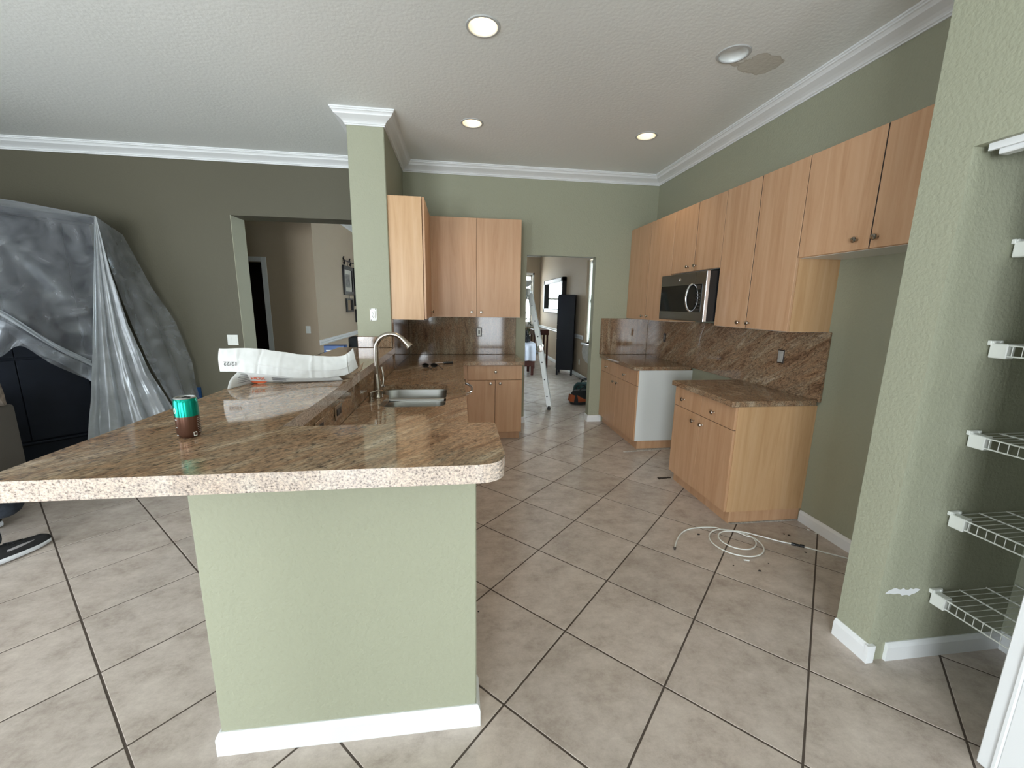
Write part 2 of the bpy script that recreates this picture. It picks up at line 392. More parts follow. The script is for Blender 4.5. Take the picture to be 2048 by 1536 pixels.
# ------------------------------------------------------------------ main dimensions
XR, YB, ZC = 2.486, 5.149, 3.10
XWL, XWR, YW = -.917, -.610, 3.948
XP, YP1, YP2 = 1.786, 1.493, 1.337
XL = -5.3
YF = -4.1
DX, DYE = 2.605, 13.1
XH, YH = -2.227, 7.0
ZUT, ZUB, XU = 2.4655, 1.3826, 2.169

# ------------------------------------------------------------------ floor with tiles
bm = BM(); box(bm, XL-.2, DX+.2, YF-.1, DYE+.2, -.10, -.0018)
floor = struct('floor', bm, GROUT, 'beige ceramic tiles laid diagonally with thin dark grout lines')
S_, TU, TV = .469, -1.2861, 1.5193
def tile_c(p, q):
    u = TU+(p+.5)*S_; v = TV+(q+.5)*S_; e = math.sqrt(.5); return Vector((e*(v+u), e*(v-u), 0))
h = S_/2-.0040; bmt = BM()
lv = [(h, -.012), (h, -.0010), (h-.0014, 0)]
rings = [[bmt.verts.new((sx*a, sy*a, z)) for sx, sy in ((-1, -1), (1, -1), (1, 1), (-1, 1))] for a, z in lv]
for a, b_ in zip(rings, rings[1:]):
    for k in range(4): bmt.faces.new((a[k], a[(k+1) % 4], b_[(k+1) % 4], b_[k]))
bmt.faces.new(rings[-1])
tme = bpy.data.meshes.new('tile'); bmt.to_mesh(tme); tme.materials.append(TILE)
cand = []; rest = []
for p in range(-34, 14):
    for q in range(-12, 34):
        c = tile_c(p, q)
        if not (XL-.1 < c.x < DX+.1 and YF < c.y < DYE): continue
        d = c-CAM; zz = d.dot(FW); vis = False
        if zz > .3:
            ix = 1024+F_PX*d.dot(RT)/zz; iy = 768-F_PX*d.dot(UP)/zz
            vis = -250 < ix < 2300 and iy < 1800
            if c.y > 5.4 and not (.2 < c.x < 2.7 and c.x/c.y < .34 and c.x/c.y > .12): vis = False
            if -.7 < c.x < -.0 and 1.6 < c.y < 5: vis = False
        (cand if vis else rest).append((d.length, p, q))
cand.sort(); rest += cand[300:]; cand = cand[:300]
for _, p, q in cand:
    o = bpy.data.objects.new('tile', tme); COL.objects.link(o); o.parent = floor
    o.location = tile_c(p, q); o.rotation_euler = (random.uniform(-.0006, .0006), random.uniform(-.0006, .0006), R(-45))
bm = BM()
for _, p, q in rest:
    c = tile_c(p, q); e = math.sqrt(.5)
    vs = [bm.verts.new((c.x+sx*h*2*e, c.y+sy*h*2*e, 0)) for sx, sy in ((0, -1), (1, 0), (0, 1), (-1, 0))]
    f = bm.faces.new(vs)
if rest:
    g = bmesh.ops.extrude_face_region(bm, geom=bm.faces[:])
    for v in g['geom']:
        if isinstance(v, bmesh.types.BMVert): v.co.z = -.012
    o = part('tile_field', bm, TILE, floor); o['kind'] = 'stuff'

# ------------------------------------------------------------------ ceiling with round cut-outs
LIGHTS = [((.160, 2.705), True), ((1.735, 2.72), False), ((.141, 4.00), True), ((1.765, 4.005), True)]
def circ(c, r, n=32): return [(c[0]+r*math.cos(2*pi*k/n), c[1]+r*math.sin(2*pi*k/n)) for k in range(n)]
bm = BM(); slab(bm, [(XL-.2, YF-.1), (DX+.3, YF-.1), (DX+.3, DYE+.3), (XL-.2, DYE+.3)], ZC, ZC+.012, [circ(c, .084) for c, _ in LIGHTS])
ceiling = struct('ceiling', bm, CEIL, 'pale textured ceiling with a small water stain')
bm = BM(); box(bm, XL-.2, DX+.3, YF-.1, DYE+.3, ZC+.3, ZC+.34)
o = part('roof_deck', bm, SHADEDARK, ceiling)

# ------------------------------------------------------------------ walls
DXL, DXR, DZ = .8465, 1.725, 2.1315       # doorway to dining room
OXL, OZ = -2.48, 2.453                    # wide opening, left room
bm = BM()
box(bm, XWL, DXL, YB, YB+.12, 0, ZC)
box(bm, DXL, DXR, YB, YB+.12, DZ, ZC)
box(bm, DXR, XR+.12, YB, YB+.12, 0, ZC)
bm3 = BM(); box(bm3, OXL, OXL+.004, YB-.0005, YB+.30, 0, OZ)  # thin skin on the jamb, with its brighter light put into the colour
bm2 = BM(); box(bm2, XL, OXL, YB, YB+.30, 0, ZC); box(bm2, OXL, XWL, YB, YB+.30, OZ, ZC)
wf = struct('wall_family', bm2, OLIVE_SHADE, 'olive family room wall darkened for shade, with a wide opening')
part('lit_jamb_skin', bm3, PAINT_LIT, wf)['label'] = 'reveal of the wide opening, lightened to show kitchen light'
wall_back = struct('wall_back', bm, PAINT, 'sage green kitchen back wall with a doorway')
bm = BM(); box(bm, XWL, XWR, YW, YB, 0, ZC, .006)
struct('wall_divider', bm, PAINT, 'sage green wall end standing at the head of the breakfast bar')
bm = BM(); box(bm, XR, XR+.12, YF, YB, 0, ZC)
struct('wall_right', bm, PAINT, 'sage green wall behind the maple cabinet run')
bm = BM()
box(bm, XP, XR, YP2, YP1, 0, ZC)                       # pantry side wall, its end faces the kitchen
box(bm, XP, XP+.115, .30, YP2, 2.098, ZC)                    # header
box(bm, XP, XP+.115, YF, .30, 0, ZC)
box(bm, XP+.115, XR, .28, .30, 0, ZC)
wall_pantry = struct('wall_pantry', bm, PAINT, 'sage green pantry wall with an open closet full of wire shelves')
bm = BM()
box(bm, -.815, .055, 1.262, 1.382, 0, 1.068, .004)
box(bm, -.815, -.620, 1.382, YW, 0, 1.068)
wall_knee = struct('wall_knee', bm, PAINT, 'sage green knee wall under the raised granite bar')
bm = BM(); box(bm, XL-.15, XL, 1.25, YH, 0, ZC); box(bm, XL-.15, XL, YF, -2.3, 0, ZC); box(bm, XL-.15, XL, -2.3, 1.25, 2.42, ZC)
struct('wall_left', bm, OLIVE_SHADE, 'far left wall of the family room with sliding doors')
bm = BM()
for y in (-2.3, -1.42, -.54, .34, 1.19): box(bm, XL-.10, XL-.04, y, y+.06, 0, 2.42)
box(bm, XL-.10, XL-.04, -2.3, 1.25, 2.36, 2.42); box(bm, XL-.10, XL-.04, -2.3, 1.25, 0, .05)
struct('door_3', bm, WHITE, 'white framed sliding doors in the family room')
# wall behind the viewer with patio doors
bm = BM()
box(bm, XL, -4.1, YF-.1, YF, 0, ZC); box(bm, -4.1, -.85, YF-.1, YF, 2.45, ZC); box(bm, -.85, .65, YF-.1, YF, 0, ZC); box(bm, .65, 1.6, YF-.1, YF, 2.45, ZC); box(bm, 1.6, XR+.1, YF-.1, YF, 0, ZC)
struct('wall_front', bm, PAINT, 'wall behind the viewer with wide patio doors')
bm = BM()
for x in (-4.1, -3.05, -2.0, -.92, .65, 1.53): box(bm, x, x+.07, YF-.08, YF-.02, 0, 2.45)
box(bm, .65, 1.6, YF-.08, YF-.02, 2.38, 2.45); box(bm, .65, 1.6, YF-.08, YF-.02, 0, .05); box(bm, -4.1, -.85, YF-.08, YF-.02, 2.38, 2.45); box(bm, -4.1, -.85, YF-.08, YF-.02, 0, .05)
struct('door_2', bm, WHITE, 'white framed patio doors behind the viewer')
bm = BM(); box(bm, -1.62, -1.50, -2.35, -.35, 0, ZC, .004)  # unseen wall added to keep direct window light off the knee wall
struct('wall_light_block', bm, PAINT, 'added short wall behind the viewer that shades the knee wall')
# hallway walls
bm = BM()
cz = 2.12; cx0, cx1 = -3.85, -2.995
box(bm, XL, cx0, YH, YH+.14, 0, ZC); box(bm, cx1, XH, YH, YH+.14, 0, ZC); box(bm, cx0, cx1, YH, YH+.14, cz, ZC)
wall_hall = struct('wall_hall', bm, TAN, 'shaded tan hallway wall seen through the wide opening')
bm = BM(); box(bm, XH-.14, XH, YH+.14, DYE, 0, ZC)
wall_gallery = struct('wall_gallery', bm, TAN, 'tan hallway wall with chair rail and hanging pictures')
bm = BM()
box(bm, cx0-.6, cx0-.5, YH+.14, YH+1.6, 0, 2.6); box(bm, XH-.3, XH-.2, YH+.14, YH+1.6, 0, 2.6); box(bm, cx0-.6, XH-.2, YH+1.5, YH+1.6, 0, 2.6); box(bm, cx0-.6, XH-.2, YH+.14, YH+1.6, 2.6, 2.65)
struct('wall_closet', bm, SHADEDARK, 'room behind the hallway door, its darkness painted on')  # the room's shade is put into its near-black walls
# dining room walls
WY0, WY1, WZ0, WZ1 = 6.95, 8.30, .77, 2.43
bm = BM()
box(bm, DX, DX+.20, YB+.12, WY0, 0, ZC); box(bm, DX, DX+.20, WY1, DYE, 0, ZC)
box(bm, DX, DX+.20, WY0, WY1, 0, WZ0); box(bm, DX, DX+.20, WY0, WY1, WZ1, ZC)
wall_dining = struct('wall_dining', bm, TAN, 'tan dining room wall with window, chair rail and bare drywall patch')
FX0, FX1, FZ0, FZ1 = .75, 2.35, .95, 2.46
bm = BM()
box(bm, XH-.2, FX0, DYE, DYE+.2, 0, ZC); box(bm, FX1, DX+.2, DYE, DYE+.2, 0, ZC); box(bm, FX0, FX1, DYE, DYE+.2, 0, FZ0); box(bm, FX0, FX1, DYE, DYE+.2, FZ1, ZC)
struct('wall_far', bm, TAN, 'far tan wall of the dining room')
# windows
bm = BM()
for a in (WY0, (WY0+WY1)/2-.02, WY1-.05): box(bm, DX+.10, DX+.15, a, a+.05, WZ0, WZ1)
for z in (WZ0, (WZ0+WZ1)/2, WZ1-.05): box(bm, DX+.10, DX+.15, WY0, WY1, z, z+.05)
win1 = struct('window_1', bm, WHITE, 'white dining window beside the tall black cabinet')
bm = BM(); box(bm, DX+.12, DX+.125, WY0+.05, WY1-.05, WZ0+.05, WZ1-.05); part('window_pane', bm, GLASS, win1)
bm = BM(); box(bm, DX-.05, DX+.10, WY0-.05, WY1+.06, WZ0-.035, WZ0, .006); part('window_sill', bm, WHITE, win1)
for k in range(5):
    bm = BM(); y = WY1-.02-k*.028; obox(bm, (DX+.045, y), (.35, 1), .045, .0015, WZ0+.03, WZ1-.03); part('blind_slat', bm, BLIND, win1)
bm = BM()
for a in (FX0, (FX0+FX1)/2-.02, FX1-.05): box(bm, a, a+.05, DYE+.08, DYE+.13, FZ0, FZ1)
for z in (FZ0, (FZ0+FZ1)/2, FZ1-.05): box(bm, FX0, FX1, DYE+.08, DYE+.13, z, z+.05)
box(bm, FX1, FX1+.05, DYE-.03, DYE, FZ0-.05, FZ1+.06); box(bm, FX0, FX1+.05, DYE-.03, DYE, FZ1, FZ1+.06); box(bm, FX0, FX1+.05, DYE-.05, DYE, FZ0-.05, FZ0)
win2 = struct('window_2', bm, WHITE, 'far dining window behind the lamp')
bm = BM(); box(bm, FX0+.05, FX1-.05, DYE+.10, DYE+.105, FZ0+.05, FZ1-.05); part('window_pane', bm, GLASS, win2)
# patch of bare drywall under the window
bm = BM(); pts = []
for k in range(28):
    a = 2*pi*k/28; r = 1+.16*noise.noise((math.cos(a)*3, math.sin(a)*3, 2)); pts.append((8.02+.36*math.cos(a)*r, .60+.21*math.sin(a)*r))
vs = [bm.verts.new((DX-.001, y, min(z, WZ0-.04))) for y, z in pts]; bm.faces.new(vs); g = bmesh.ops.extrude_face_region(bm, geom=bm.faces[:])
for v in g['geom']:
    if isinstance(v, bmesh.types.BMVert): v.co.x -= .003
part('bare_patch', bm, PRIMER, wall_dining)['label'] = 'rough white unpainted patch below the window'

# ------------------------------------------------------------------ crown moulding
def sweep_profile(bm, path, prof, z, close=False):
    """path in plan with the room on its left; prof = (distance into room, dz)"""
    P = [Vector((x, y)) for x, y in path]; N = len(P); rows = []
    for i in range(N):
        ns = []
        if i > 0: d = (P[i]-P[i-1]).normalized(); ns.append(Vector((-d.y, d.x)))
        if i < N-1: d = (P[i+1]-P[i]).normalized(); ns.append(Vector((-d.y, d.x)))
        if len(ns) == 2: n_ = (ns[0]+ns[1]); n_ = n_/(n_.dot(ns[0]))
        else: n_ = ns[0]
        rows.append([bm.verts.new((P[i].x+n_.x*d_, P[i].y+n_.y*d_, z+dz)) for d_, dz in prof])
    for a, b_ in zip(rows, rows[1:]):
        for k in range(len(prof)):
            k2 = (k+1) % len(prof); bm.faces.new((a[k], a[k2], b_[k2], b_[k]))
    bm.faces.new(rows[0][::-1]); bm.faces.new(rows[-1])
CROWN = [(0, 0), (.105, 0), (.105, -.010), (.098, -.013), (.098, -.022), (.090, -.026), (.082, -.036), (.078, -.045), (.060, -.055), (.040, -.066), (.024, -.078), (.018, -.086), (.018, -.092), (.010, -.096), (.010, -.105), (0, -.105)]
def crown(name, path, label):
    bm = BM(); sweep_profile(bm, path, CROWN, ZC); struct(name, bm, WHITE, label)
crown('trim_1', [(XP, YF), (XP, YP1), (XR, YP1), (XR, YB), (XWR, YB), (XWR, YW), (XWL, YW), (XWL, YB), (XL, YB), (XL, YF), (XP, YF)], 'white crown moulding around the kitchen ceiling and divider wall')
crown('trim_2', [(XH, DYE), (XH, YH), (XL, YH), (XL, YB+.3)], 'white crown moulding in the hallway')
crown('trim_3', [(DX, YB+.12), (DX, DYE), (XH, DYE)], 'white crown moulding in the dining room')
BASEP = [(0, 0), (.014, 0), (.014, .066), (.009, .080), (.004, .086), (0, .086)]
def baseb(name, path, label):
    bm = BM(); sweep_profile(bm, path, BASEP, .0); return struct(name, bm, WHITE, label)
baseb('baseboard_knee', [(.055, 1.385), (.055, 1.262), (-.815, 1.262), (-.815, 3.9)], 'white baseboard along the knee wall')
baseb('baseboard_pantry', [(XP, YP2), (XP, YP1)], 'white baseboard stub at the foot of the pantry wall end')
bm = BM(); box(bm, XP-.0150, XP+.022, YP2-.0145, YP2, 0, .0845); struct('baseboard_corner', bm, WHITE, 'white baseboard return at the pantry opening')
baseb('baseboard_closet', [(XP+.32, .30), (XR, .30), (XR, YP2), (XP+.085, YP2)], 'white baseboard inside the pantry closet')
baseb('baseboard_right', [(XR, YP1), (XR, 2.474)], 'white baseboard in the empty fridge bay')
baseb('baseboard_back', [(1.90, YB), (DXR, YB), (DXR, YB+.12)], 'white baseboard at the right side of the doorway')
baseb('baseboard_door', [(DXL, YB+.12), (DXL, YB), (.73, YB)], 'white baseboard at the left side of the doorway')
baseb('baseboard_family', [(XWL, YW+.01), (XWL, YB+.3)], 'white baseboard on the divider wall')
baseb('baseboard_left', [(OXL, YB), (XL, YB), (XL, 1.3)], 'white baseboard in the family room')
baseb('baseboard_dining', [(DX, YB+.12), (DX, DYE), (XH, DYE), (XH, YH), (cx1+.1, YH)], 'white baseboard around the dining room')
RAIL = [(0, -.04), (.012, -.04), (.022, -.02), (.012, -.005), (.026, .012), (.026, .03), (.012, .04), (0, .045)]
bm = BM(); sweep_profile(bm, [(DX, WY1+.06), (DX, DYE), (XH, DYE), (XH, YH)], RAIL, .87); struct('trim_4', bm, WHITE, 'white chair rail around the dining room walls')
# hallway door casing
bm = BM(); box(bm, cx1, cx1+.075, YH-.018, YH, 0, cz+.075, .004); box(bm, cx0-.075, cx0, YH-.018, YH, 0, cz+.075, .004); box(bm, cx0, cx1, YH-.018, YH, cz, cz+.075, .004)
struct('door_1', bm, WHITE, 'white door casing around the dark hallway doorway')

# ------------------------------------------------------------------ pantry closet
bm = BM(); box(bm, XP+.035, XP+.075, .31, YP2-.05, 2.058, 2.098, .003); part('door_track', bm, WHITE, wall_pantry)
bm = BM(); box(bm, XP+.022, XP+.034, .31, YP2-.03, 2.075, 2.098); part('track_flange', bm, WHITE, wall_pantry)
random.seed(3)
bm = BM(); top, bot = [], []
for k in range(15):
    s = k/14; x = 1.815+s*.175; c = .336+.006*math.sin(s*7); w_ = .012*math.sin(pi*s)**.5*(1+.9*random.random())
    top.append((x, c+w_)); bot.append((x, c-w_*.8))
vs = [bm.verts.new((x, YP2-.0006, z)) for x, z in top+bot[::-1]]; bmesh.ops.remove_doubles(bm, verts=vs, dist=.0005); vs = [v for v in bm.verts]
bm2 = BM(); vv = [bm2.verts.new((x, YP2-.0008, z)) for x, z in top+bot[-2:0:-1]]; bm2.faces.new(vv); bm.free()
part('scraped_paint', bm2, WHITE, wall_pantry)['label'] = 'white scrape where paint is torn off'

SH_Z = [1.785, 1.412, 1.050, .698, .330]
SHX0, SHX1, SHY0, SHY1 = 2.045, XR-.006, .32, YP2-.004
def wires(zt):
    bm = BM(); n = 36
    for k in range(n):          # cross wires, bent down over the front rail
        y = SHY1-.012-k*(SHY1-SHY0-.02)/(n-1)
        tube(bm, [(SHX1, y, zt), (SHX0+.004, y, zt), (SHX0, y, zt-.004), (SHX0, y, zt-.042)] if k % 1 == 0 else [], .0016, 5)
    return bm
first = None
LAB = ['topmost white wire pantry shelf, only its front corner in view', 'second white wire pantry shelf from the top', 'middle white wire shelf in the pantry closet', 'fourth white wire pantry shelf down, above the lowest', 'lowest white wire pantry shelf, just above the baseboard']
for i, z in enumerate(SH_Z):
    if first is None:
        t0 = thing('wire_shelf', LAB[i], 'shelf', (SHX0, SHY1, z-.045), 0, 'wire shelves in the pantry closet')
        part('deck_wires', wires(z), WHITEP, t0)['kind'] = 'stuff'
        for (x, zz) in ((SHX0, z-.002), (SHX0, z-.042), (SHX0+.14, z-.003), (SHX0+.28, z-.003), (SHX1, z-.003)):
            bm = BM(); tube(bm, [(x, SHY0, zz), (x, SHY1-.004, zz)], .0030, 8); part('long_wire', bm, WHITEP, t0, smooth=True)
        bm = BM(); box(bm, SHX0-.008, SHX0+.030, SHY1-.058, SHY1-.004, z-.052, z+.004, .003); part('end_bracket', bm, WHITEP, t0)
        bm = BM(); box(bm, SHX0-.012, SHX0+.045, SHY1-.010, SHY1+.003, z-.004, z+.014, .002)
        for dx in (0, .033): lathe(bm, (SHX0+dx, SHY1-.010, z+.008), (0, -1, 0), [(.006, 0), (.006, .004), (.003, .005)], 10)
        part('wall_clip', bm, WHITEP, t0)
        first = t0
    else:
        c = dup(first); c.location.z = z-.045; c['label'] = LAB[i]
# bifold leaf at the lower right edge of the view
t0 = thing('bifold_door', 'white folding pantry door standing at the lower right', 'door', (XP-.01, .92, .012))
bm = BM(); box(bm, XP-.028, XP+.006, .32, .92, .012, 2.04, .003); part('door_leaf', bm, WHITE, t0)
for z0, z1 in ((.12, .92), (1.02, 1.94)):
    bm = BM(); box(bm, XP-.034, XP-.028, .42, .868, z0-.11 if z0 < .2 else z0, z1, .004); part('raised_panel', bm, WHITE, t0)
    bm = BM()
    for y0, y1 in ((.868, .882), (.408, .42)): box(bm, XP-.036, XP-.0275, y0, y1, z0-.11 if z0 < .2 else z0, z1, .003)
    part('panel_bead', bm, WHITE, t0)

# ------------------------------------------------------------------ granite: bar, counters, splashes
def granite(name, bm, m, label, cat='countertop'):
    o = part(name, bm, m, bevel=.004); return tag(o, label, cat)
bm = BM(); ol = rpoly([(-1.092, 1.012), (.128, 1.012), (.128, 1.405), (-.585, 1.405), (-.585, YW), (-1.092, YW)], [.03, .085, .03, 0, 0, .01], 8)
slab(bm, ol, 1.068, 1.12)
bar = granite('granite_bar_top', bm, G_TOP, 'raised L-shaped brown granite breakfast bar on the knee wall')
bar.data.materials.append(G_EDGE)
for q in bar.data.polygons:
    if abs(q.normal.z) < .5: q.material_index = 1
bar.modifiers['bevel'].width = .009; bar.modifiers['bevel'].segments = 3
bm = BM(); box(bm, XWL, XWR+.0, YW-.022, YW-.001, 1.121, 1.222); 
granite('granite_backsplash', bm, G_BACK, 'short granite upstand on the divider wall end above the bar', 'backsplash')
XC = .051
hole = rpoly([(-.082, 2.47), (-.082, 3.18), (-.580, 3.18), (-.545, 2.87), (-.465, 2.79), (-.495, 2.47)], [.07, .07, .10, .05, .03, .09], 7)
bm = BM(); slab(bm, [(-.600, 1.40), (XC, 1.40), (XC, 4.444), (.722, 4.444), (.722, YB-.02), (-.590, YB-.02), (-.590, 3.95), (-.600, 3.95)], .874, .914, [hole])
granite('granite_countertop', bm, G_TOP, 'L-shaped brown granite counter with the sink below the bar')
bm = BM(); box(bm, -.6195, -.600, 1.402, YW, .914, 1.068); box(bm, -.6195, .055, 1.382, 1.40, .914, 1.068)
gs = granite('granite_backsplash', bm, G_TOP, 'low granite splash between sink counter and bar', 'backsplash')
bm = BM(); box(bm, XWR, XWR+.020, YW+.002, YB, .914, ZUB); box(bm, XWR+.02, .722, YB-.020, YB, .914, ZUB)
granite('granite_backsplash', bm, G_BACK, 'full height granite splash under the back wall cabinets', 'backsplash')
bm = BM(); box(bm, XR-.020, XR, 2.452, YB, .900, ZUB); 
rs = granite('granite_backsplash', bm, G_RIGHT, 'long granite splash on the right wall under the microwave', 'backsplash')
bm = BM(); box(bm, 1.832, XR-.02, YB-.020, YB, .914, ZUB-.005)
granite('granite_backsplash', bm, G_BACK, 'short granite splash beside the dining doorway', 'backsplash')
# thin pale line on the splash below the microwave
bm = BM(); a = at_x(1410, 650, XR-.0215); b_ = at_x(1397, 690, XR-.0215); c_ = (a+b_)/2+Vector((0, .012, .004))
tube(bm, [a, (a+c_)/2+Vector((0, -.004, 0)), c_, b_], .0016, 5); part('pale_line', bm, DUST, rs)
bm = BM(); slab(bm, rpoly([(1.831, 3.267), (1.831, 2.465-.0), (XR-.02, 2.465), (XR-.02, 3.267)], 0), .874, .914)
granite('granite_countertop', bm, G_RIGHT, 'granite counter on the near cabinet by the empty fridge bay')
bm = BM(); slab(bm, [(1.831, 4.026), (XR-.02, 4.026), (XR-.02, YB-.02), (1.831, YB-.02)], .874, .914)
granite('granite_countertop', bm, G_RIGHT, 'granite counter on the far cabinet by the dining doorway')

# ------------------------------------------------------------------ cabinets
def knob(pos, ax, parent, s=1.):
    bm = BM(); lathe(bm, pos, ax, [(.0075*s, 0), (.006*s, .003), (.005*s, .013), (.008*s, .016), (.0155*s, .020), (.0165*s, .025), (.014*s, .029), (.006*s, .0305)], 16)
    part('knob', bm, NICKEL, parent, smooth=True)
def panel(name, parent, ax, x0, x1, y0, y1, z0, z1, kn, m=WOOD):
    """door or drawer front, inset gap handled by caller; kn list of (a,z) on the face"""
    bm = BM(); box(bm, x0, x1, y0, y1, z0, z1, .0015); d = part(name, bm, m, parent)
    if kn:
        if ax == 'x-': knob((x0, kn[0], kn[1]), (-1, 0, 0), d)
        if ax == 'x+': knob((x1, kn[0], kn[1]), (1, 0, 0), d)
        if ax == 'y-': knob((kn[0], y0, kn[1]), (0, -1, 0), d)
    return d
def gap_strip(t, *b):  # dark strip filling a door seam, its shade put into the colour
    bm = BM(); box(bm, *b); part('seam_shade_strip', bm, SHADEDARK, t)
# right wall cupboards: doors face -X
def upper_right(label, y0, ym, y1, zb, knobs, under=MELA):
    t = thing('wall_cabinet', label, 'cabinet', (XU+.02, (y0+y1)/2, zb), 0, 'maple wall cabinets on the right wall')
    bm = BM(); box(bm, XU+.020, XR, y0+.001, y1-.001, zb, ZUT); part('carcass', bm, WOODE, t)
    bm = BM(); box(bm, XU+.022, XR, y0+.004, y1-.004, zb-.0015, zb+.001); part('underside', bm, under, t)['label'] = 'pale melamine underside'
    g = .0037
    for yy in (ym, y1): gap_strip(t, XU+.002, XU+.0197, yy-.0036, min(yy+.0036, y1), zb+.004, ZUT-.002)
    panel('door', t, 'x-', XU, XU+.018, ym+g, y1-g, zb+.002, ZUT-.001, knobs[0])
    panel('door', t, 'x-', XU, XU+.018, y0+g, ym-g, zb+.002, ZUT-.001, knobs[1])
    return t
upper_right('tall maple wall cabinet in the far corner beside the doorway wall', 4.080, 4.605, 5.148, ZUB, [(4.668, 1.425), (4.540, 1.427)])
upper_right('short maple wall cabinet directly above the microwave', 3.278, 3.673, 4.080, 1.862, [(3.765, 1.909), (3.640, 1.910)])
upper_right('tall maple wall cabinet between the microwave and the fridge bay', 2.479, 2.887, 3.278, ZUB, [(2.960, 1.425), (2.850, 1.425)])
upper_right('short maple wall cabinet over the empty fridge bay', 1.520, 2.0116, 2.479, 1.854, [(2.085, 1.909), (1.972, 1.908)])
def base_right(label, y0, y1, side):
    t = thing('base_cabinet', label, 'cabinet', (2.15, (y0+y1)/2, 0), 0, 'maple base cabinets on the right wall')
    ym = (y0+y1)/2+.004
    bm = BM(); box(bm, 1.890, XR, y0+.012, y1-.002, .098, .874); part('carcass', bm, WOOD, t)
    bm = BM(); box(bm, 1.888, XR-.001, y0, y0+.012, .098, .873); s = part('end_panel', bm, side, t); s['label'] = 'white melamine end panel' if side is MELA else 'golden maple end panel'
    bm = BM(); box(bm, 1.925, XR-.001, y0+.016, y1-.002, 0, .098); part('toe_kick', bm, WOOD, t)
    bm = BM(); box(bm, 1.93, XR-.001, y0+.004, y0+.016, 0, .006); part('caulk_line', bm, DUST, t)
    g = .0027; dy = (y1-y0)/2
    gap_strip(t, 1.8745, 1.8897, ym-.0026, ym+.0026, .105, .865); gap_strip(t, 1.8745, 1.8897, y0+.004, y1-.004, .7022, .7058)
    panel('drawer_front', t, 'x-', 1.870, 1.888, ym+g, y1-g, .706, .869, (ym+dy*.62 if side is not MELA else ym+dy*.6, .778))
    panel('drawer_front', t, 'x-', 1.870, 1.888, y0+g, ym-g, .706, .869, (ym-dy*.42, .776))
    panel('door', t, 'x-', 1.870, 1.888, ym+g, y1-g, .100, .702, (ym+.075, .640))
    panel('door', t, 'x-', 1.870, 1.888, y0+g, ym-g, .100, .702, (ym-.038, .640))
base_right('near maple base cabinet with golden end panel by the fridge bay', 2.476, 3.264, WOODE)
base_right('far maple base cabinet with white side facing the range gap', 4.034, 5.147, MELA)
# back wall and divider wall cupboards
t = thing('wall_cabinet', 'maple wall cabinet on the back wall left of the doorway', 'cabinet', (.21, 4.97, ZUB), 0, 'maple wall cabinets on the left')
bm = BM(); box(bm, -.270, .7215, 4.81, YB, ZUB, ZUT); part('carcass', bm, WOODE, t)
bm = BM(); box(bm, -.266, .718, 4.812, YB-.001, ZUB-.0015, ZUB+.001); part('underside', bm, MELA, t)
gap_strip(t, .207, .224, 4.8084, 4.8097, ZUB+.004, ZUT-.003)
panel('door', t, 'y-', -.268, .2136, 4.79, 4.808, ZUB+.002, ZUT-.001, (.160, 1.442))
panel('door', t, 'y-', .2172, .7205, 4.79, 4.808, ZUB+.002, ZUT-.001, (.268, 1.442))
t = thing('wall_cabinet', 'maple wall cabinet on the divider wall showing its plain side', 'cabinet', (-.46, 4.4, ZUB), 0, 'maple wall cabinets on the left')
bm = BM(); box(bm, XWR, -.314, 3.975, 4.80, ZUB-.004, ZUT); part('carcass', bm, WOODE, t)
d = panel('door', t, 'x+', -.309, -.290, 3.985, 4.785, ZUB+.002, ZUT-.001, (4.70, 1.442))
bm = BM(); box(bm, -.290, -.268, 4.79, 4.81, ZUB, ZUT); part('corner_filler', bm, WOOD, t)
t = thing('base_cabinet', 'maple base cabinet on the back wall beside the doorway', 'cabinet', (.41, 4.8, 0))
bm = BM(); box(bm, .10, .712, 4.49, YB, .098, .874); part('carcass', bm, WOOD, t)
bm = BM(); box(bm, .10, .700, 4.545, YB-.002, 0, .098); part('toe_kick', bm, WOOD, t)
bm = BM(); box(bm, .055, .100, 4.475, 4.60, .098, .874); part('corner_filler', bm, WOOD, t)
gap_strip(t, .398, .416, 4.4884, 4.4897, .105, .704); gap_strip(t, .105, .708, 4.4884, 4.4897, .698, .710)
panel('drawer_front', t, 'y-', .103, .710, 4.470, 4.488, .706, .869, (.410, .798))
panel('door', t, 'y-', .103, .405, 4.470, 4.488, .100, .702, (.355, .668))
panel('door', t, 'y-', .409, .710, 4.470, 4.488, .100, .702, (.460, .668))
# sink run below the counter, doors face +X
t = thing('base_cabinet', 'maple sink base cabinet under the sink counter', 'cabinet', (-.28, 2.6, 0))
bm = BM(); box(bm, -.61, .018, 1.40, 2.42, .098, .873); box(bm, -.61, .018, 2.42, 3.25, .098, .66); box(bm, .0, .018, 2.42, 3.25, .66, .873); part('carcass', bm, WOOD, t)
bm = BM(); box(bm, -.60, -.04, 1.40, 3.25, 0, .098); part('toe_kick', bm, WOOD, t)
for y0, y1, ky in ((1.41, 1.90, 1.86), (1.905, 2.38, 1.95), (2.39, 2.82, 2.78), (2.825, 3.245, 2.87)):
    panel('door', t, 'x+', .018, .036, y0, y1, .10, .70, (ky, .65))
    panel('drawer_front', t, 'x+', .018, .036, y0, y1, .706, .868, None)
t = thing('dishwasher', 'dishwasher with bowed chrome handle at the end of the sink counter', 'appliance', (-.28, 3.55, 0))
bm = BM(); box(bm, -.59, .02, 3.26, 3.86, .02, .865); part('body', bm, BLACK, t)
bm = BM(); box(bm, .02, .045, 3.262, 3.858, .11, .862, .004); part('door', bm, STEEL, t)
bm = BM(); tube(bm, [Vector((.045, 3.30, .80))] + [Vector((.045+.075*math.sin(pi*k/12)**.6, 3.30+.52*k/12, .80)) for k in range(1, 12)] + [Vector((.045, 3.82, .80))], .012, 10)
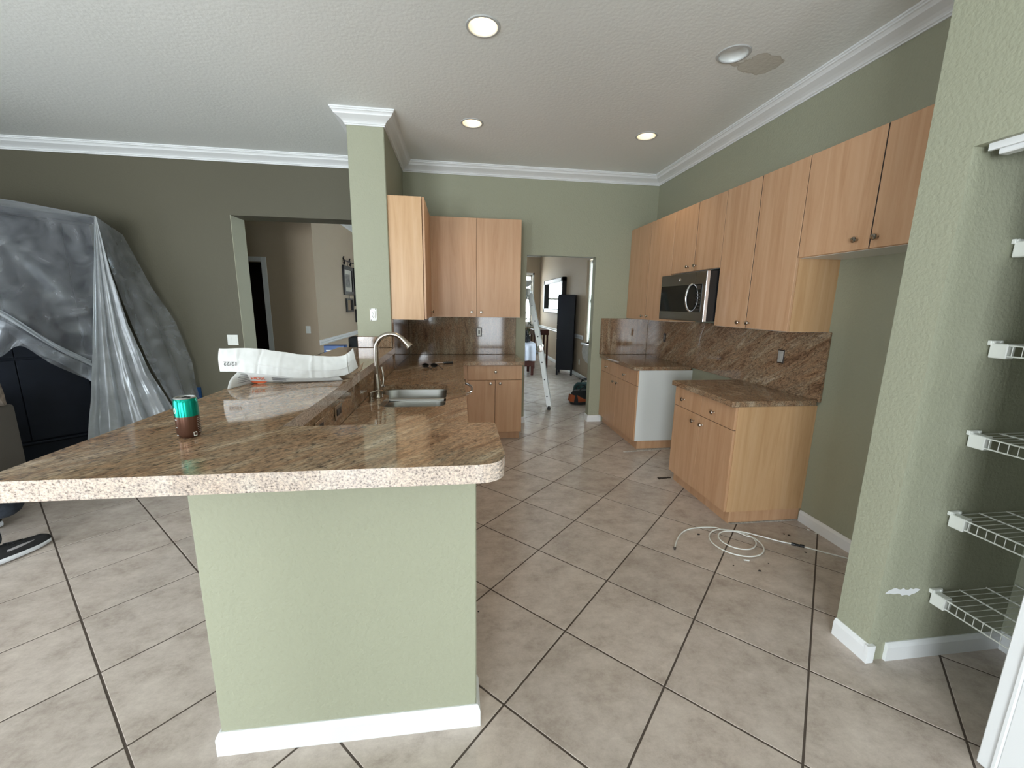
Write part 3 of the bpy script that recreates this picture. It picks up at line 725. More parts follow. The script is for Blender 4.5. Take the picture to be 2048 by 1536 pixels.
part('handle', bm, CHROME, t, smooth=True)
bm = BM(); box(bm, -.59, .02, 3.87, 4.474, .098, .873); t2 = thing('base_cabinet', 'maple corner base cabinet beyond the dishwasher', 'cabinet', (-.28, 4.2, 0)); part('carcass', bm, WOOD, t2)
bm = BM(); box(bm, -.60, -.04, 3.87, 4.474, 0, .098); part('toe_kick', bm, WOOD, t2)
panel('door', t2, 'x+', .022, .040, 3.872, 4.46, .10, .868, (3.93, .80))

# ------------------------------------------------------------------ sink, tap, soap pump
t = thing('kitchen_sink', 'undermount double bowl stainless sink in the granite counter', 'sink', (-.30, 2.82, .68))
def bowl(pts, rads, z0, z1, inset):
    bm = BM(); a = rpoly(pts, rads, 8); cx = sum(p[0] for p in a)/len(a); cy = sum(p[1] for p in a)/len(a)
    def sc(k, z, r=1.): return [bm.verts.new((cx+(x-cx)*k, cy+(y-cy)*k, z)) for x, y in a]
    rg = [sc(1.05, z1-.001), sc(1.0, z1), sc(.985, z1-.006), sc(.965, z0+.03), sc(.94, z0+.008), sc(.86, z0), sc(.12, z0-.004)]
    for p, q in zip(rg, rg[1:]):
        for k in range(len(p)): bm.faces.new((p[k], p[(k+1) % len(p)], q[(k+1) % len(p)], q[k]))
    bm.faces.new(rg[-1])
    return bm, (cx, cy)
for nm, pts, rads in (('bowl', [(-.085, 2.86), (-.085, 3.185), (-.585, 3.185), (-.55, 2.86)], [.07, .08, .11, .07]), ('bowl', [(-.085, 2.465), (-.085, 2.80), (-.475, 2.80), (-.50, 2.465)], [.08, .07, .12, .10])):
    bm, c = bowl(pts, rads, .70, .872, .01); bw = part(nm, bm, STEEL, t, smooth=True)
    bm = BM(); lathe(bm, (c[0], c[1], .697), (0, 0, 1), [(.045, 0), (.042, .003), (.030, .002), (.012, .001)], 20); part('drain', bm, CHROME, bw, smooth=True)
bm = BM(); tube(bm, [(-.10, 2.83, .868), (-.30, 2.832, .868), (-.50, 2.83, .868)], .0165, 10); part('bowl_divider', bm, STEEL, t, smooth=True)

t = thing('kitchen_faucet', 'brushed nickel gooseneck faucet standing behind the sink', 'faucet', (-.530, 2.74, .914))
fx, fy = -.530, 2.74
bm = BM(); lathe(bm, (fx, fy, .914), (0, 0, 1), [(.032, 0), (.033, .006), (.030, .012), (.028, .03), (.024, .09), (.0185, .14), (.0165, .16)], 24); part('base', bm, NICKEL, t, smooth=True)
pts = [(fx, fy, 1.05), (fx, fy, 1.16), (fx+.002, fy, 1.225)]
cxn, rr = fx+.098, .098
for k in range(1, 13):
    a = pi-pi*k/13*.86; pts.append((cxn+rr*math.cos(a), fy, 1.235+rr*math.sin(a)))
bm = BM(); tube(bm, pts, .0155, 16); part('neck', bm, NICKEL, t, smooth=True)
p = Vector(pts[-1]); d = (Vector(pts[-1])-Vector(pts[-2])).normalized()
bm = BM(); tube(bm, [p-d*.02, p-d*.018, p+d*.03, p+d*.058, p+d*.06], [.0158, .018, .020, .028, .025], 16); sp = part('spray_head', bm, NICKEL, t, smooth=True)
bm = BM(); tube(bm, [p+d*.0595, p+d*.062], [.022, .022], 14); part('nozzle', bm, BLACK, sp)
bm = BM(); lathe(bm, (fx+.012, fy+.006, .982), (.75, -.05, .35), [(.013, 0), (.014, .02), (.011, .032)], 14)
tube(bm, [(fx+.034, fy+.006, .995), (fx+.040, fy+.010, 1.03), (fx+.036, fy+.018, 1.075), (fx+.028, fy+.022, 1.115)], [.0085, .007, .0065, .005], 10); part('lever', bm, NICKEL, t, smooth=True)
t = thing('soap_dispenser', 'small nickel soap pump left of the faucet', 'soap dispenser', (-.552, 2.625, .914))
sx_, sy_ = -.552, 2.625
bm = BM(); lathe(bm, (sx_, sy_, .914), (0, 0, 1), [(.021, 0), (.021, .005), (.012, .009), (.010, .03), (.0145, .034), (.0145, .058), (.011, .062)], 18); part('pump_body', bm, NICKEL, t, smooth=True)
bm = BM(); tube(bm, [(sx_, sy_, .970), (sx_+.03, sy_+.02, .978), (sx_+.062, sy_+.042, .976), (sx_+.068, sy_+.046, .970)], [.006, .005, .0045, .004], 8); part('spout', bm, NICKEL, t, smooth=True)

# ------------------------------------------------------------------ outlets and switches
def plate(name, label, cat, c, n_, w_, h_, kind, m=WHITEP, group=None):
    """c centre on wall, n_ outward normal (axis aligned)"""
    c = Vector(c); n_ = Vector(n_); e = Vector((0, 0, 1)).cross(n_); t = thing(name, label, cat, c)
    M_ = basis(c, e, (0, 0, 1))
    if group: t['group'] = group
    def bx(nm, x0, x1, z0, z1, d0, d1, mm, par=t, bev=.001):
        bm = BM(); box(bm, x0, x1, z0, z1, d0, d1, bev); bmesh.ops.transform(bm, matrix=M_, verts=bm.verts[:]); return part(nm, bm, mm, par)
    if kind == 'decora2':
        f = bx('cover_plate', -w_/2, w_/2, -h_/2, h_/2, 0, .006, m, bev=.0025)
        for s in (-1, 1): bx('rocker', s*.023-.0165, s*.023+.0165, -.033, .033, .004, .009, m)
    elif kind == 'decora':
        f = bx('cover_plate', -w_/2, w_/2, -h_/2, h_/2, 0, .006, m, bev=.0025); bx('rocker', -.0165, .0165, -.033, .033, .004, .009, m)
    elif kind == 'bare':
        f = bx('mounting_strap', -.030, .030, -.055, .055, 0, .004, m)
        for sx in (-1, 1):
            for sz in (-1, 0, 1):
                if sz: bx('ear_gap', sx*.021-.004, sx*.021+.004, sz*.050-.003, sz*.050+.003, .0035, .0052, DARKB)
        bx('device', -.0165, .0165, -.033, .033, .003, .012, m)
        for s in (-1, 1):
            for q in (-.006, .006): bx('slot', q-.0016, q+.0016, s*.016-.007, s*.016+.006, .0115, .0128, DARKB)
            bx('ground_hole', -.003, .003, s*.016-.014, s*.016-.009, .0115, .0128, DARKB)
        bx('test_button', -.008, .008, -.003, .003, .0118, .014, m)
    elif kind == 'cutout':
        bx('wall_box', -w_/2, w_/2, -h_/2, h_/2, 0, .003, DARKB); bx('device', -.0235, .0235, -.044, .044, .002, .008, m)
        bx('rocker', -.0085, .0085, -.024, .024, .007, .010, DARKB if m is WHITEP else LTGREY)
    elif kind == 'horizontal':
        bx('cover_plate', -w_/2, w_/2, -h_/2, h_/2, 0, .006, NICKEL, bev=.002); bx('device', -.034, .034, -.0165, .0165, .005, .009, DARKB)
        for q in (-.018, .018): bx('socket_face', q-.011, q+.011, -.011, .011, .0085, .0105, DARKB)
    return t
plate('light_switch', 'white double light switch on the dark wall left of the wide opening', 'switch', (-2.594, YB, 1.078), (0, -1, 0), .116, .120, 'decora2')
plate('light_switch', 'single white switch on the hallway wall near its corner', 'switch', (-2.385, YH, 1.085), (0, -1, 0), .072, .118, 'decora')
plate('wall_outlet', 'uncovered white outlet on the divider wall end above the bar', 'outlet', (-.768, YW, 1.423), (0, -1, 0), .07, .115, 'bare')
plate('wall_outlet', 'white device in a black cut-out on the back granite splash', 'outlet', (.261, YB-.020, 1.191), (0, -1, 0), .070, .112, 'cutout')
plate('wall_outlet', 'uncovered outlet with pale face on the right splash near the fridge bay', 'outlet', (XR-.020, 2.84, 1.173), (-1, 0, 0), .064, .105, 'cutout', LTGREY)
plate('wall_outlet', 'dark uncovered outlet on the right splash in the far corner', 'outlet', (XR-.020, 4.66, 1.173), (-1, 0, 0), .062, .10, 'cutout', DARKB)
plate('wall_outlet', 'horizontal outlet on the bar splash, nearest the bar corner', 'outlet', (-.600, 1.80, .995), (1, 0, 0), .115, .070, 'horizontal')
plate('wall_outlet', 'horizontal outlet on the bar splash, nearer the faucet', 'outlet', (-.600, 2.08, .995), (1, 0, 0), .115, .070, 'horizontal')
plate('wall_outlet', 'white outlet low on the tan dining wall beside the black cabinet', 'outlet', (DX, 8.55, .33), (-1, 0, 0), .072, .118, 'decora')

# ------------------------------------------------------------------ microwave
t = thing('microwave', 'over-range stainless microwave with black glass door and curved handle', 'microwave', (2.28, 3.68, 1.41))
y0, y1, z0, z1, xf_ = 3.286, 4.072, 1.412, 1.838, 2.070
bm = BM(); box(bm, xf_+.03, XR, y0, y1, z0+.004, z1); part('body', bm, BLACK, t)
bm = BM(); box(bm, xf_, xf_+.03, y0, y1, z0, z1, .004); dr = part('door', bm, STEELD, t)
bm = BM(); box(bm, xf_-.002, xf_+.004, y0+.055, y1-.012, z0+.080, z1-.105, .001); part('black_glass_panel', bm, BLACKG, dr)
bm = BM(); box(bm, xf_-.003, xf_+.028, y0-.001, y0+.012, z0, z1, .003); part('bright_edge_strip', bm, CHROME, dr)
hy = y0+.205
bm = BM(); tube(bm, [Vector((xf_-.004-.052*math.sin(pi*k/14)**.5, hy, z0+.085+.238*k/14)) for k in range(15)], .0095, 10); part('handle', bm, CHROME, dr, smooth=True)
bm = BM(); lathe(bm, (xf_, (y0+y1)/2+.035, z1-.055), (-1, 0, 0), [(.016, 0), (.016, .002), (.0135, .0028), (.0135, .0015)], 24); bd = part('round_badge', bm, CHROME, dr, smooth=True)
text_mesh('badge_monogram', 'GE', .014, basis((xf_-.0022, (y0+y1)/2+.035, z1-.055), (0, -1, 0), (0, 0, 1)), GREYINK, t)
for r_ in range(6):
    for c_ in range(3):
        bm = BM(); yy = y0+.075+c_*.024; zz = z0+.10+r_*.027; box(bm, xf_-.0028, xf_-.0018, yy, yy+.014, zz, zz+.012); part('keypad_button', bm, DARKB, t)
bm = BM(); box(bm, xf_-.0026, xf_-.0018, y0+.075, y0+.14, z0+.275, z0+.31); part('display', bm, DARKB, t)
bm = BM(); box(bm, xf_-.001, xf_+.0008, y0+.168, y0+.170, z1-.10, z1-.002); part('door_seam', bm, BLACK, t)

# ------------------------------------------------------------------ ceiling lights
LL = {0: 'lit recessed light nearest the viewer, at the top centre', 1: 'unlit recessed light next to the ceiling stain', 2: 'lit recessed light nearest the divider wall', 3: 'lit recessed light at the far right, near the maple cabinets'}
for i, (c, on) in enumerate(LIGHTS):
    t = thing('recessed_light', LL[i], 'ceiling light', (c[0], c[1], ZC), 0, 'recessed ceiling lights')
    bm = BM(); lathe(bm, (c[0], c[1], ZC), (0, 0, -1), [(.083, -.004), (.083, .002), (.086, .006), (.098, .005), (.102, 0), (.102, -.0005), (.084, -.004)], 40, False, False); part('trim_ring', bm, TRIMG, t, smooth=True)
    bm = BM(); lathe(bm, (c[0], c[1], ZC), (0, 0, 1), [(.083, 0), (.079, .010), (.066, .075), (.062, .10)] if on else [(.083, 0), (.078, .015), (.060, .035), (.03, .045)], 40, False, not on); part('baffle', bm, BAFFLE if on else BULBOFF, t, smooth=True)
    if on:
        bm = BM(); lathe(bm, (c[0], c[1], ZC+.125), (0, 0, -1), [(.060, 0), (.060, .02), (.056, .045), (.046, .062), (.030, .073), (.012, .078)], 28); part('bulb', bm, BULB, t, smooth=True)
        l = bpy.data.lights.new('lamp_glow', 'SPOT'); l.energy = 9; l.color = (1, .80, .55); l.shadow_soft_size = .04; l.spot_size = R(100); l.spot_blend = .6
        lo = bpy.data.objects.new('lamp_glow', l); COL.objects.link(lo); lo.parent = t; lo.location = (0, 0, -.005)
    else:
        bm = BM(); lathe(bm, (c[0], c[1], ZC+.05), (0, 0, -1), [(.055, 0), (.052, .008), (.02, .012)], 28); part('lens', bm, BULBOFF, t, smooth=True)

# ------------------------------------------------------------------ things on the bar and counter
p0 = at_z(368, 878, 1.12); cx_, cy_ = p0.x, p0.y+.028
t = thing('beverage_can', 'slim teal and brown drink can standing on the bar', 'can', (cx_, cy_, 1.12))
bm = BM(); lathe(bm, (cx_, cy_, 1.12), (0, 0, 1), [(.020, .003), (.024, 0), (.0255, .001), (.0300, .010), (.0308, .014), (.0308, .067)], 36, True, False); part('lower_band', bm, BROWNC, t, smooth=True)
bm = BM(); lathe(bm, (cx_, cy_, 1.12), (0, 0, 1), [(.0309, .067), (.0309, .108), (.0295, .116), (.0272, .1205)], 36, False, False); part('upper_band', bm, TEALC, t, smooth=True)
bm = BM(); lathe(bm, (cx_, cy_, 1.12), (0, 0, 1), [(.0272, .1205), (.0278, .1225), (.0272, .1238), (.0255, .1235), (.0245, .1195), (.004, .1195)], 36, False, True); part('lid', bm, ALU, t, smooth=True)
bm = BM(); ring = [(cx_+.004+.011*math.cos(a), cy_+.007*math.sin(a), 1.2425) for a in [2*pi*k/18 for k in range(18)]]; tube(bm, ring, .0013, 6, closed=True); tube(bm, [(cx_-.006, cy_-.004, 1.2425), (cx_+.004, cy_+.004, 1.2455)], .0012, 6); part('pull_tab', bm, BLACK, t, smooth=True)
def on_can(a, z, r=.0312): return Vector((cx_+r*math.cos(a), cy_+r*math.sin(a), 1.12+z))
va = math.atan2(-cy_, -cx_)
def canpatch(nm, a0, a1, z0, z1, m, r=.0312):
    bm = BM(); grid(bm, lambda u, v: on_can(a0+(a1-a0)*u, z0+(z1-z0)*v, r), 6, 1); return part(nm, bm, m, t)
canpatch('label_mark', va+.32, va+.62, .006, .019, WHITEP); canpatch('label_mark', va+.37, va+.57, .0085, .0165, BROWNC, .0314)
for k in range(9): canpatch('label_text_line', va+.78, va+1.25, .014+k*.0055, .0155+k*.0055, LTGREY)
for k in range(3): canpatch('label_text_line', va-1.25, va-.95, .010+k*.024, .0125+k*.024, LTGREY)
bm = BM(); tube(bm, [on_can(va-1.05+.11*math.cos(a), .087+.008*math.sin(a), .0313) for a in [2*pi*k/16 for k in range(16)]], .0009, 5, closed=True); part('label_mark', bm, WHITEP, t)

# flattened carton with printed front
t = thing('cardboard_box', 'long crumpled white carton with orange print lying open on the bar', 'box', (-.85, 2.25, 1.12))
T = [at_y(x, y, Y) for x, y, Y in ((438, 697, 2.13), (505, 697, 2.16), (560, 703, 2.19), (622, 711, 2.22), (678, 713, 2.24), (697, 705, 2.25), (706, 696, 2.27))]
B_ = [at_y(x, y, Y) for x, y, Y in ((440, 743, 2.13), (488, 745, 2.12), (540, 751, 2.13), (610, 757, 2.18), (676, 753, 2.22), (700, 746, 2.24), (716, 735, 2.27))]
for L_ in (T, B_):
    for v in L_: v.z = max(v.z, 1.128)
sf = ctrl([T, [(a+b_)/2+Vector((0, -.012, 0)) for a, b_ in zip(T, B_)], B_])
CREASE = [(.11, .003), (.235, -.0035), (.36, .0025), (.52, .005), (.58, -.003), (.80, .006)]
def crease(u, v):
    d = 0
    for c, a in CREASE:
        q = abs(v-c-.03*(u-.5)); d += a*max(0, 1-q/.012)
    return d + .0025*max(0, 1-abs(u-.62)/.03)*(.2 < v < .85)
def crum(p, s=.004): return p + Vector((0, 1, .3))*s*(noise.noise(p*14)+.6*abs(noise.noise(p*33)))
bm = BM(); grid(bm, lambda u, v: crum(sf(u, v), .006)+Vector((0, -1, 0))*crease(u, v), 26, 150); o = part('white_flap', bm, CARD, t, normals=False, smooth=True)
md = o.modifiers.new('thick', 'SOLIDIFY'); md.thickness = .003; o['label'] = 'blank white inner flap facing the viewer'
# printed strip below the flap and the carton body behind
FT = [B_[1]+Vector((.0, .012, -.002)), B_[2]+Vector((0, .012, 0)), B_[3]+Vector((0, .012, 0)), B_[4]+Vector((0, .012, 0))]
FB = [Vector((-1.045, 2.185, 1.121)), Vector((-.93, 2.19, 1.121)), Vector((-.75, 2.215, 1.121)), Vector((-.61, 2.25, 1.121))]
s2 = ctrl([FT, FB]); bm = BM(); grid(bm, lambda u, v: s2(u, v), 3, 30); o = part('printed_side', bm, CARD, t, normals=False, smooth=True)
md = o.modifiers.new('thick', 'SOLIDIFY'); md.thickness = .002; o['label'] = 'narrow printed side with orange lettering'
rowsb = [[v+Vector((0, .006, -.022)) for v in T[1:6]], [v+Vector((0, .055, -.034)) for v in T[1:6]], [v+Vector((0, .075, -.07)) for v in T[1:6]], [Vector((v.x, v.y+.07, 1.122)) for v in T[1:6]], [Vector((v.x, v.y+.01, 1.122)) for v in T[1:6]]]
s3 = ctrl(rowsb); bm = BM(); grid(bm, lambda u, v: crum(s3(u, v), .006), 16, 30); o = part('carton_body', bm, CARDB, t, normals=False, smooth=True)
md = o.modifiers.new('thick', 'SOLIDIFY'); md.thickness = .002
# end flap hanging over the left edge, printed
E0 = [B_[1]+Vector((-.03, .012, .006)), B_[1]+Vector((.035, .03, .0))]
E1 = [Vector((-1.115, 2.03, 1.124)), Vector((-1.02, 2.10, 1.122))]
E1[0] = at_z(455, 779, 1.122); E1[1] = at_z(520, 762, 1.122)
s4 = ctrl([E0, [(a+b_)/2+Vector((-.006, -.01, .004)) for a, b_ in zip(E0, E1)], E1]); bm = BM(); grid(bm, lambda u, v: crum(s4(u, v), .003), 10, 6); o = part('end_flap', bm, CARD, t, normals=False, smooth=True)
md = o.modifiers.new('thick', 'SOLIDIFY'); md.thickness = .002
for k in range(6):
    bm = BM(); a = s4(.28+.1*k, .35); b_ = s4(.28+.1*k, .9); tube(bm, [a+Vector((0, -.003, .002)), (a+b_)/2+Vector((0, -.004, .002)), b_+Vector((0, -.003, .002))], .0012, 4); part('print_line', bm, GREYINK, t)
# raised torn corner at the right end
s5 = ctrl([[B_[6]+Vector((-.03, .0, .0)), B_[6]+Vector((-.05, -.02, -.012))], [at_y(722, 741, 2.30), at_y(706, 748, 2.26)], [at_y(727, 724, 2.32), at_y(722, 729, 2.31)]])
bm = BM(); grid(bm, lambda u, v: s5(u, v), 8, 3); o = part('torn_corner', bm, CARDB, t, normals=False, smooth=True); md = o.modifiers.new('thick', 'SOLIDIFY'); md.thickness = .002
ex = (FT[1]-FT[0]).normalized()
def on_strip(u, v): return s2(u, v)+Vector((0, -.0042, 0))
pc = on_strip(.50, .17); ey = (s2(.1, .17)-s2(.9, .17)).normalized(); ex = (s2(.5, .24)-s2(.5, .10)).normalized(); ey = (ey-ex*ey.dot(ex)).normalized()
text_mesh('brand_lettering', 'HDX', .030, basis(pc, ex, ey), ORANGE, t)
bm = BM(); a0 = s2(.74, .03)+Vector((0, -.004, 0)); 
vs = [bm.verts.new(s2(u, v)+Vector((0, -.0035, 0))) for u, v in ((.74, .04), (.74, .27), (.97, .22), (.97, .09))]; bm.faces.new(vs); part('orange_band', bm, ORANGE, t)
for k in range(3):
    bm = BM(); vs = [bm.verts.new(s2(u, v)+Vector((0, -.0035, 0))) for u, v in ((.34+.17*k, .33), (.34+.17*k, .5-.04*k), (.42+.17*k, .5-.04*k), (.42+.17*k, .33))]; bm.faces.new(vs); part('print_line', bm, GREYINK, t)
pc = crum(sf(.62, .085))+Vector((0, -.006, 0)); ex = (sf(.62, .16)-sf(.62, .02)).normalized(); ey = (sf(.3, .085)-sf(.9, .085)).normalized(); ey = (ey-ex*ey.dot(ex)).normalized()
text_mesh('date_stamp', '12/22', .027, basis(pc, -ex, -ey), INK, t)

# sunglasses
t = thing('sunglasses', 'black sunglasses folded on the counter beyond the sink', 'sunglasses', (-.25, 4.08, .914))
for cx2 in (-.318, -.236):
    bm = BM(); pts = [(cx2+.030*math.cos(a)*(1.05), 4.06-.006*math.cos(a)+0, .934+.020*math.sin(a)) for a in [2*pi*k/20 for k in range(20)]]
    tube(bm, pts, .0026, 6, closed=True); part('rim', bm, BLACK, t, smooth=True)
    bm = BM(); vs = [bm.verts.new(v) for v in pts]; bm.faces.new(vs); part('lens', bm, BLACKG, t)
bm = BM(); tube(bm, [(-.288, 4.06, .938), (-.277, 4.055, .942), (-.266, 4.06, .938)], .002, 6); part('bridge', bm, BLACK, t)
for x, dx in ((-.352, .10), (-.203, .055)):
    bm = BM(); tube(bm, [(x, 4.06, .940), (x+dx*.4, 4.0, .930), (x+dx, 3.93, .918)], [.003, .0028, .0035], 6); part('temple', bm, BLACK, t, smooth=True)
t = thing('screwdriver', 'black handled screwdriver lying behind the sunglasses', 'screwdriver', (-.1, 4.3, .914))
bm = BM(); tube(bm, [(-.235, 4.27, .926), (-.15, 4.285, .926)], .0035, 8); part('shaft', bm, CHROME, t, smooth=True)
bm = BM(); tube(bm, [(-.152, 4.285, .926), (-.148, 4.285, .926), (-.12, 4.29, .928), (-.08, 4.297, .928), (-.058, 4.301, .928), (-.055, 4.3015, .928)], [.006, .011, .0135, .012, .0135, .009], 10); part('handle', bm, BLACK, t, smooth=True)

# ------------------------------------------------------------------ water line and bits on the kitchen floor
z = .006
pts = [Vector((1.376, 2.235, z)), Vector((1.43, 2.31, z)), Vector((1.50, 2.385, z)), Vector((1.58, 2.435, z)), Vector((1.68, 2.452, z)), Vector((1.79, 2.435, z+.003))]
for k in range(0, 42):
    a = R(88)-2*pi*k/20.5; r = .158 if k < 20 else .158-.05*min(1, (k-20)/8)
    pts.append(Vector((1.812+r*1.02*math.cos(a)+(.02 if k > 24 else 0), 2.247+r*math.sin(a)+(.02 if k > 24 else 0), z+.004+.005*(k/42))))
pts += [Vector((1.93, 2.352, z+.012)), Vector((2.03, 2.298, z+.004)), Vector((2.12, 2.235, z)), Vector((2.21, 2.177, z)), Vector((2.31, 2.09, z)), Vector((2.45, 1.98, z))]
def smoothpts(p, n=4):
    f = ctrl([p, p]); N = (len(p)-1)*n; return [f(0, i/N) for i in range(N+1)]
t = thing('water_line', 'thin white plastic water line coiled on the floor by the fridge bay', 'hose', (1.81, 2.25, 0))
bm = BM(); tube(bm, smoothpts(pts, 3), .0042, 8); part('hose', bm, WHITEP, t, smooth=True)
bm = BM(); tube(bm, [(1.368, 2.222, z), (1.376, 2.235, z)], .007, 10); tube(bm, [(1.384, 2.232, z), (1.372, 2.244, z)], .005, 8); part('end_fitting', bm, DARKB, t)
bm = BM(); a = Vector((2.175, 2.197, z+.002)); b_ = Vector((2.235, 2.158, z+.002)); tube(bm, [a, a+(b_-a)*.3, a+(b_-a)*.35, a+(b_-a)*.65, a+(b_-a)*.7, b_], [.010, .010, .007, .007, .010, .010], 10); part('coupling', bm, BLACK, t)
random.seed(5)
def chip(c, s, m, label, cat='debris'):
    bm = BM(); n = 7; lo = [bm.verts.new((c[0]+s*random.uniform(.6, 1.2)*math.cos(2*pi*k/n), c[1]+s*random.uniform(.5, 1.)*math.sin(2*pi*k/n), 0)) for k in range(n)]
    hi = [bm.verts.new((v.co.x*.7+c[0]*.3, v.co.y*.7+c[1]*.3, s*.35)) for v in lo]
    for k in range(n): bm.faces.new((lo[k], lo[(k+1) % n], hi[(k+1) % n], hi[k]))
    bm.faces.new(hi); bm.faces.new(lo[::-1])
    o = part('debris_chip', bm, m); tag(o, label, cat, 'crumbs on the kitchen floor')
for (px, py), s, m, lb in (((1397, 1069), .012, BLACK, 'black crumb between the water line end and its coil'), ((1520, 1142), .011, BLACK, 'black crumb on the floor in front of the coil, right of the small ones'), ((1467, 1131), .006, BLACK, 'tiny dark crumb just below the white bit'),
    ((1537, 1127), .006, DARKB, 'tiny brown crumb right of the coiled water line'), ((1578, 1071), .012, DARKB, 'dark crumb above the black hose coupling'), ((1568, 1068), .008, DARKB, 'small dark crumb left of a larger one above the coupling'), ((1611, 1105), .009, DARKB, 'brown crumb just below the hose coupling'),
    ((957, 1223), .006, BLACK, 'tiny dark crumb at the foot of the knee wall'), ((1616, 1060), .011, WHITEP, 'white crumb against the fridge bay baseboard, left one'), ((1632, 1067), .011, WHITEP, 'white crumb against the fridge bay baseboard, right one')):
    c = at_z(px, py, 0); chip((c.x, c.y), s, m, lb)
c = at_z(1493, 1121, 0); bm = BM(); obox(bm, (c.x, c.y), (.9, -.3), .016, .0045, 0, .006, .001); tag(part('debris_chip', bm, WHITEP), 'small white plastic strip just in front of the coil', 'debris', 'crumbs on the kitchen floor')
# torn thinset by the cabinets
for nm, a, b_, lb in (('far', (1246, 904), (1335, 898), 'rough grey mortar strip left at the foot of the far base cabinet'), ('near', (1316, 957), (1341, 955), 'rough dark mortar scrap at the corner of the near base cabinet')):
    A = at_z(*a, 0); Bq = at_z(*b_, 0); bm = BM(); n = 16; vs = []
    for k in range(n+1):
        p = A.lerp(Bq, k/n); w_ = .010+.012*random.random(); vs.append((bm.verts.new((p.x, p.y-w_, .001)), bm.verts.new((p.x, p.y, .006+.004*random.random())), bm.verts.new((p.x, p.y+w_, .001))))
    for q, r_ in zip(vs, vs[1:]):
        bm.faces.new((q[0], r_[0], r_[1], q[1])); bm.faces.new((q[1], r_[1], r_[2], q[2])); bm.faces.new((q[0], q[2], r_[2], r_[0]))
    tag(part('mortar_scrap', bm, DUST if nm == 'far' else DARKB), lb, 'debris')

# ------------------------------------------------------------------ dining room furniture
# ladder
t = thing('folding_ladder', 'aluminium folding ladder standing just beyond the dining doorway', 'ladder', (1.1, 5.9, 0))
foot = Vector((1.335, 5.80, 0)); hinge = Vector((1.200, 5.92, .90)); apex = Vector((1.045, 6.05, 1.70)); rd = Vector((.225, .974, 0))
def rail(bm, a, b_, w_=.033, th=.012):
    d = (b_-a).normalized(); s = d.cross(rd).normalized()
    vs = [bm.verts.new(p + s*sx*w_ + rd*sy*th) for p in (a, b_) for sx, sy in ((-1, -1), (1, -1), (1, 1), (-1, 1))]
    for q in ((0, 1, 2, 3), (7, 6, 5, 4), (0, 4, 5, 1), (1, 5, 6, 2), (2, 6, 7, 3), (3, 7, 4, 0)): bm.faces.new([vs[i] for i in q])
W2 = .36
for off in (0, W2):
    for a, b_ in ((foot+Vector((0, 0, .05)), hinge), (hinge, apex)):
        bm = BM(); rail(bm, a+rd*off, b_+rd*off); part('rail', bm, ALU, t)
    for a, b_ in ((Vector((.36, 6.25, .05)), Vector((.68, 6.16, .9))), (Vector((.68, 6.16, .9)), apex+Vector((-.06, .01, 0)))):
        bm = BM(); rail(bm, a+rd*off, b_+rd*off); part('rail', bm, ALU, t)
    for c in (hinge, apex+Vector((-.03, 0, .02)), Vector((.68, 6.16, .9))):
        bm = BM(); lathe(bm, c+rd*off-rd*.03, rd, [(.030, 0), (.050, .004), (.052, .05), (.030, .056)], 18); part('hinge', bm, ALU if c is not hinge else CHROME, t, smooth=True)
    for c in (foot, Vector((.36, 6.25, 0))):
        bm = BM(); lathe(bm, c+rd*off, (0, 0, 1), [(.022, 0), (.024, .01), (.020, .06)], 12); part('foot', bm, BLACK, t)
for k, s in enumerate((.14, .42, .70)):
    for a, b_ in ((foot, hinge), (hinge, apex), (Vector((.36, 6.25, 0)), Vector((.68, 6.16, .9)))):
        p = a.lerp(b_, s+.08); bm = BM(); tube(bm, [p-rd*.016, p+rd*(W2+.016)], .014, 8); r_ = part('rung', bm, ALU, t)
        bm = BM(); tube(bm, [p-rd*.0165, p-rd*.012], .0115, 8); part('rung_hole', bm, BLACK, r_)
# tall glazed cabinet
hd = Vector((math.cos(R(-22)), math.sin(R(-22)), 0)); hf = Vector((-hd.y, hd.x, 0))  # hd along the side, hf along the front
C0 = Vector((2.165, 8.85, 0)); ctr = C0 + hd*.18 + hf*.19
t = thing('display_cabinet', 'tall narrow black cabinet with glass doors in the dining room', 'cabinet', ctr)
def hb(nm, a0, a1, b0, b1, z0, z1, m, par=t, bev=.002):
    bm = BM(); c = C0+hd*(a0+a1)/2+hf*(b0+b1)/2; obox(bm, (c.x, c.y), hd, (a1-a0)/2, (b1-b0)/2, z0, z1, bev); return part(nm, bm, m, par)
hb('side_panel', 0.0, .36, 0, .02, .12, 1.745, HUTCH); hb('side_panel', 0, .36, .36, .38, .12, 1.745, HUTCH); hb('back_panel', .34, .36, .02, .36, .12, 1.745, HUTCH)
hb('top_board', -.01, .37, -.01, .39, 1.745, 1.765, HUTCH)
for z in (.14, .46, .80, 1.10, 1.42): hb('shelf', .012, .34, .02, .36, z, z+.018, HUTCH)
for a, b_ in ((0, 0), (0, .34), (.32, 0), (.32, .34)): hb('leg', a, a+.04, b_, b_+.04, 0, .14, HUTCH)
for z0, z1 in ((.15, .47), (.48, .81), (.82, 1.11), (1.12, 1.42), (1.43, 1.73)):
    for b0, b1 in ((.02, .045), (.335, .36)): hb('door_frame', -.012, .004, b0, b1, z0, z1, HUTCH)
    hb('door_frame', -.012, .004, .045, .335, z1-.022, z1, HUTCH); hb('glass_pane', -.004, -.001, .045, .335, z0, z1-.022, BLACKG if z0 < 1 else MIRROR, bev=0)
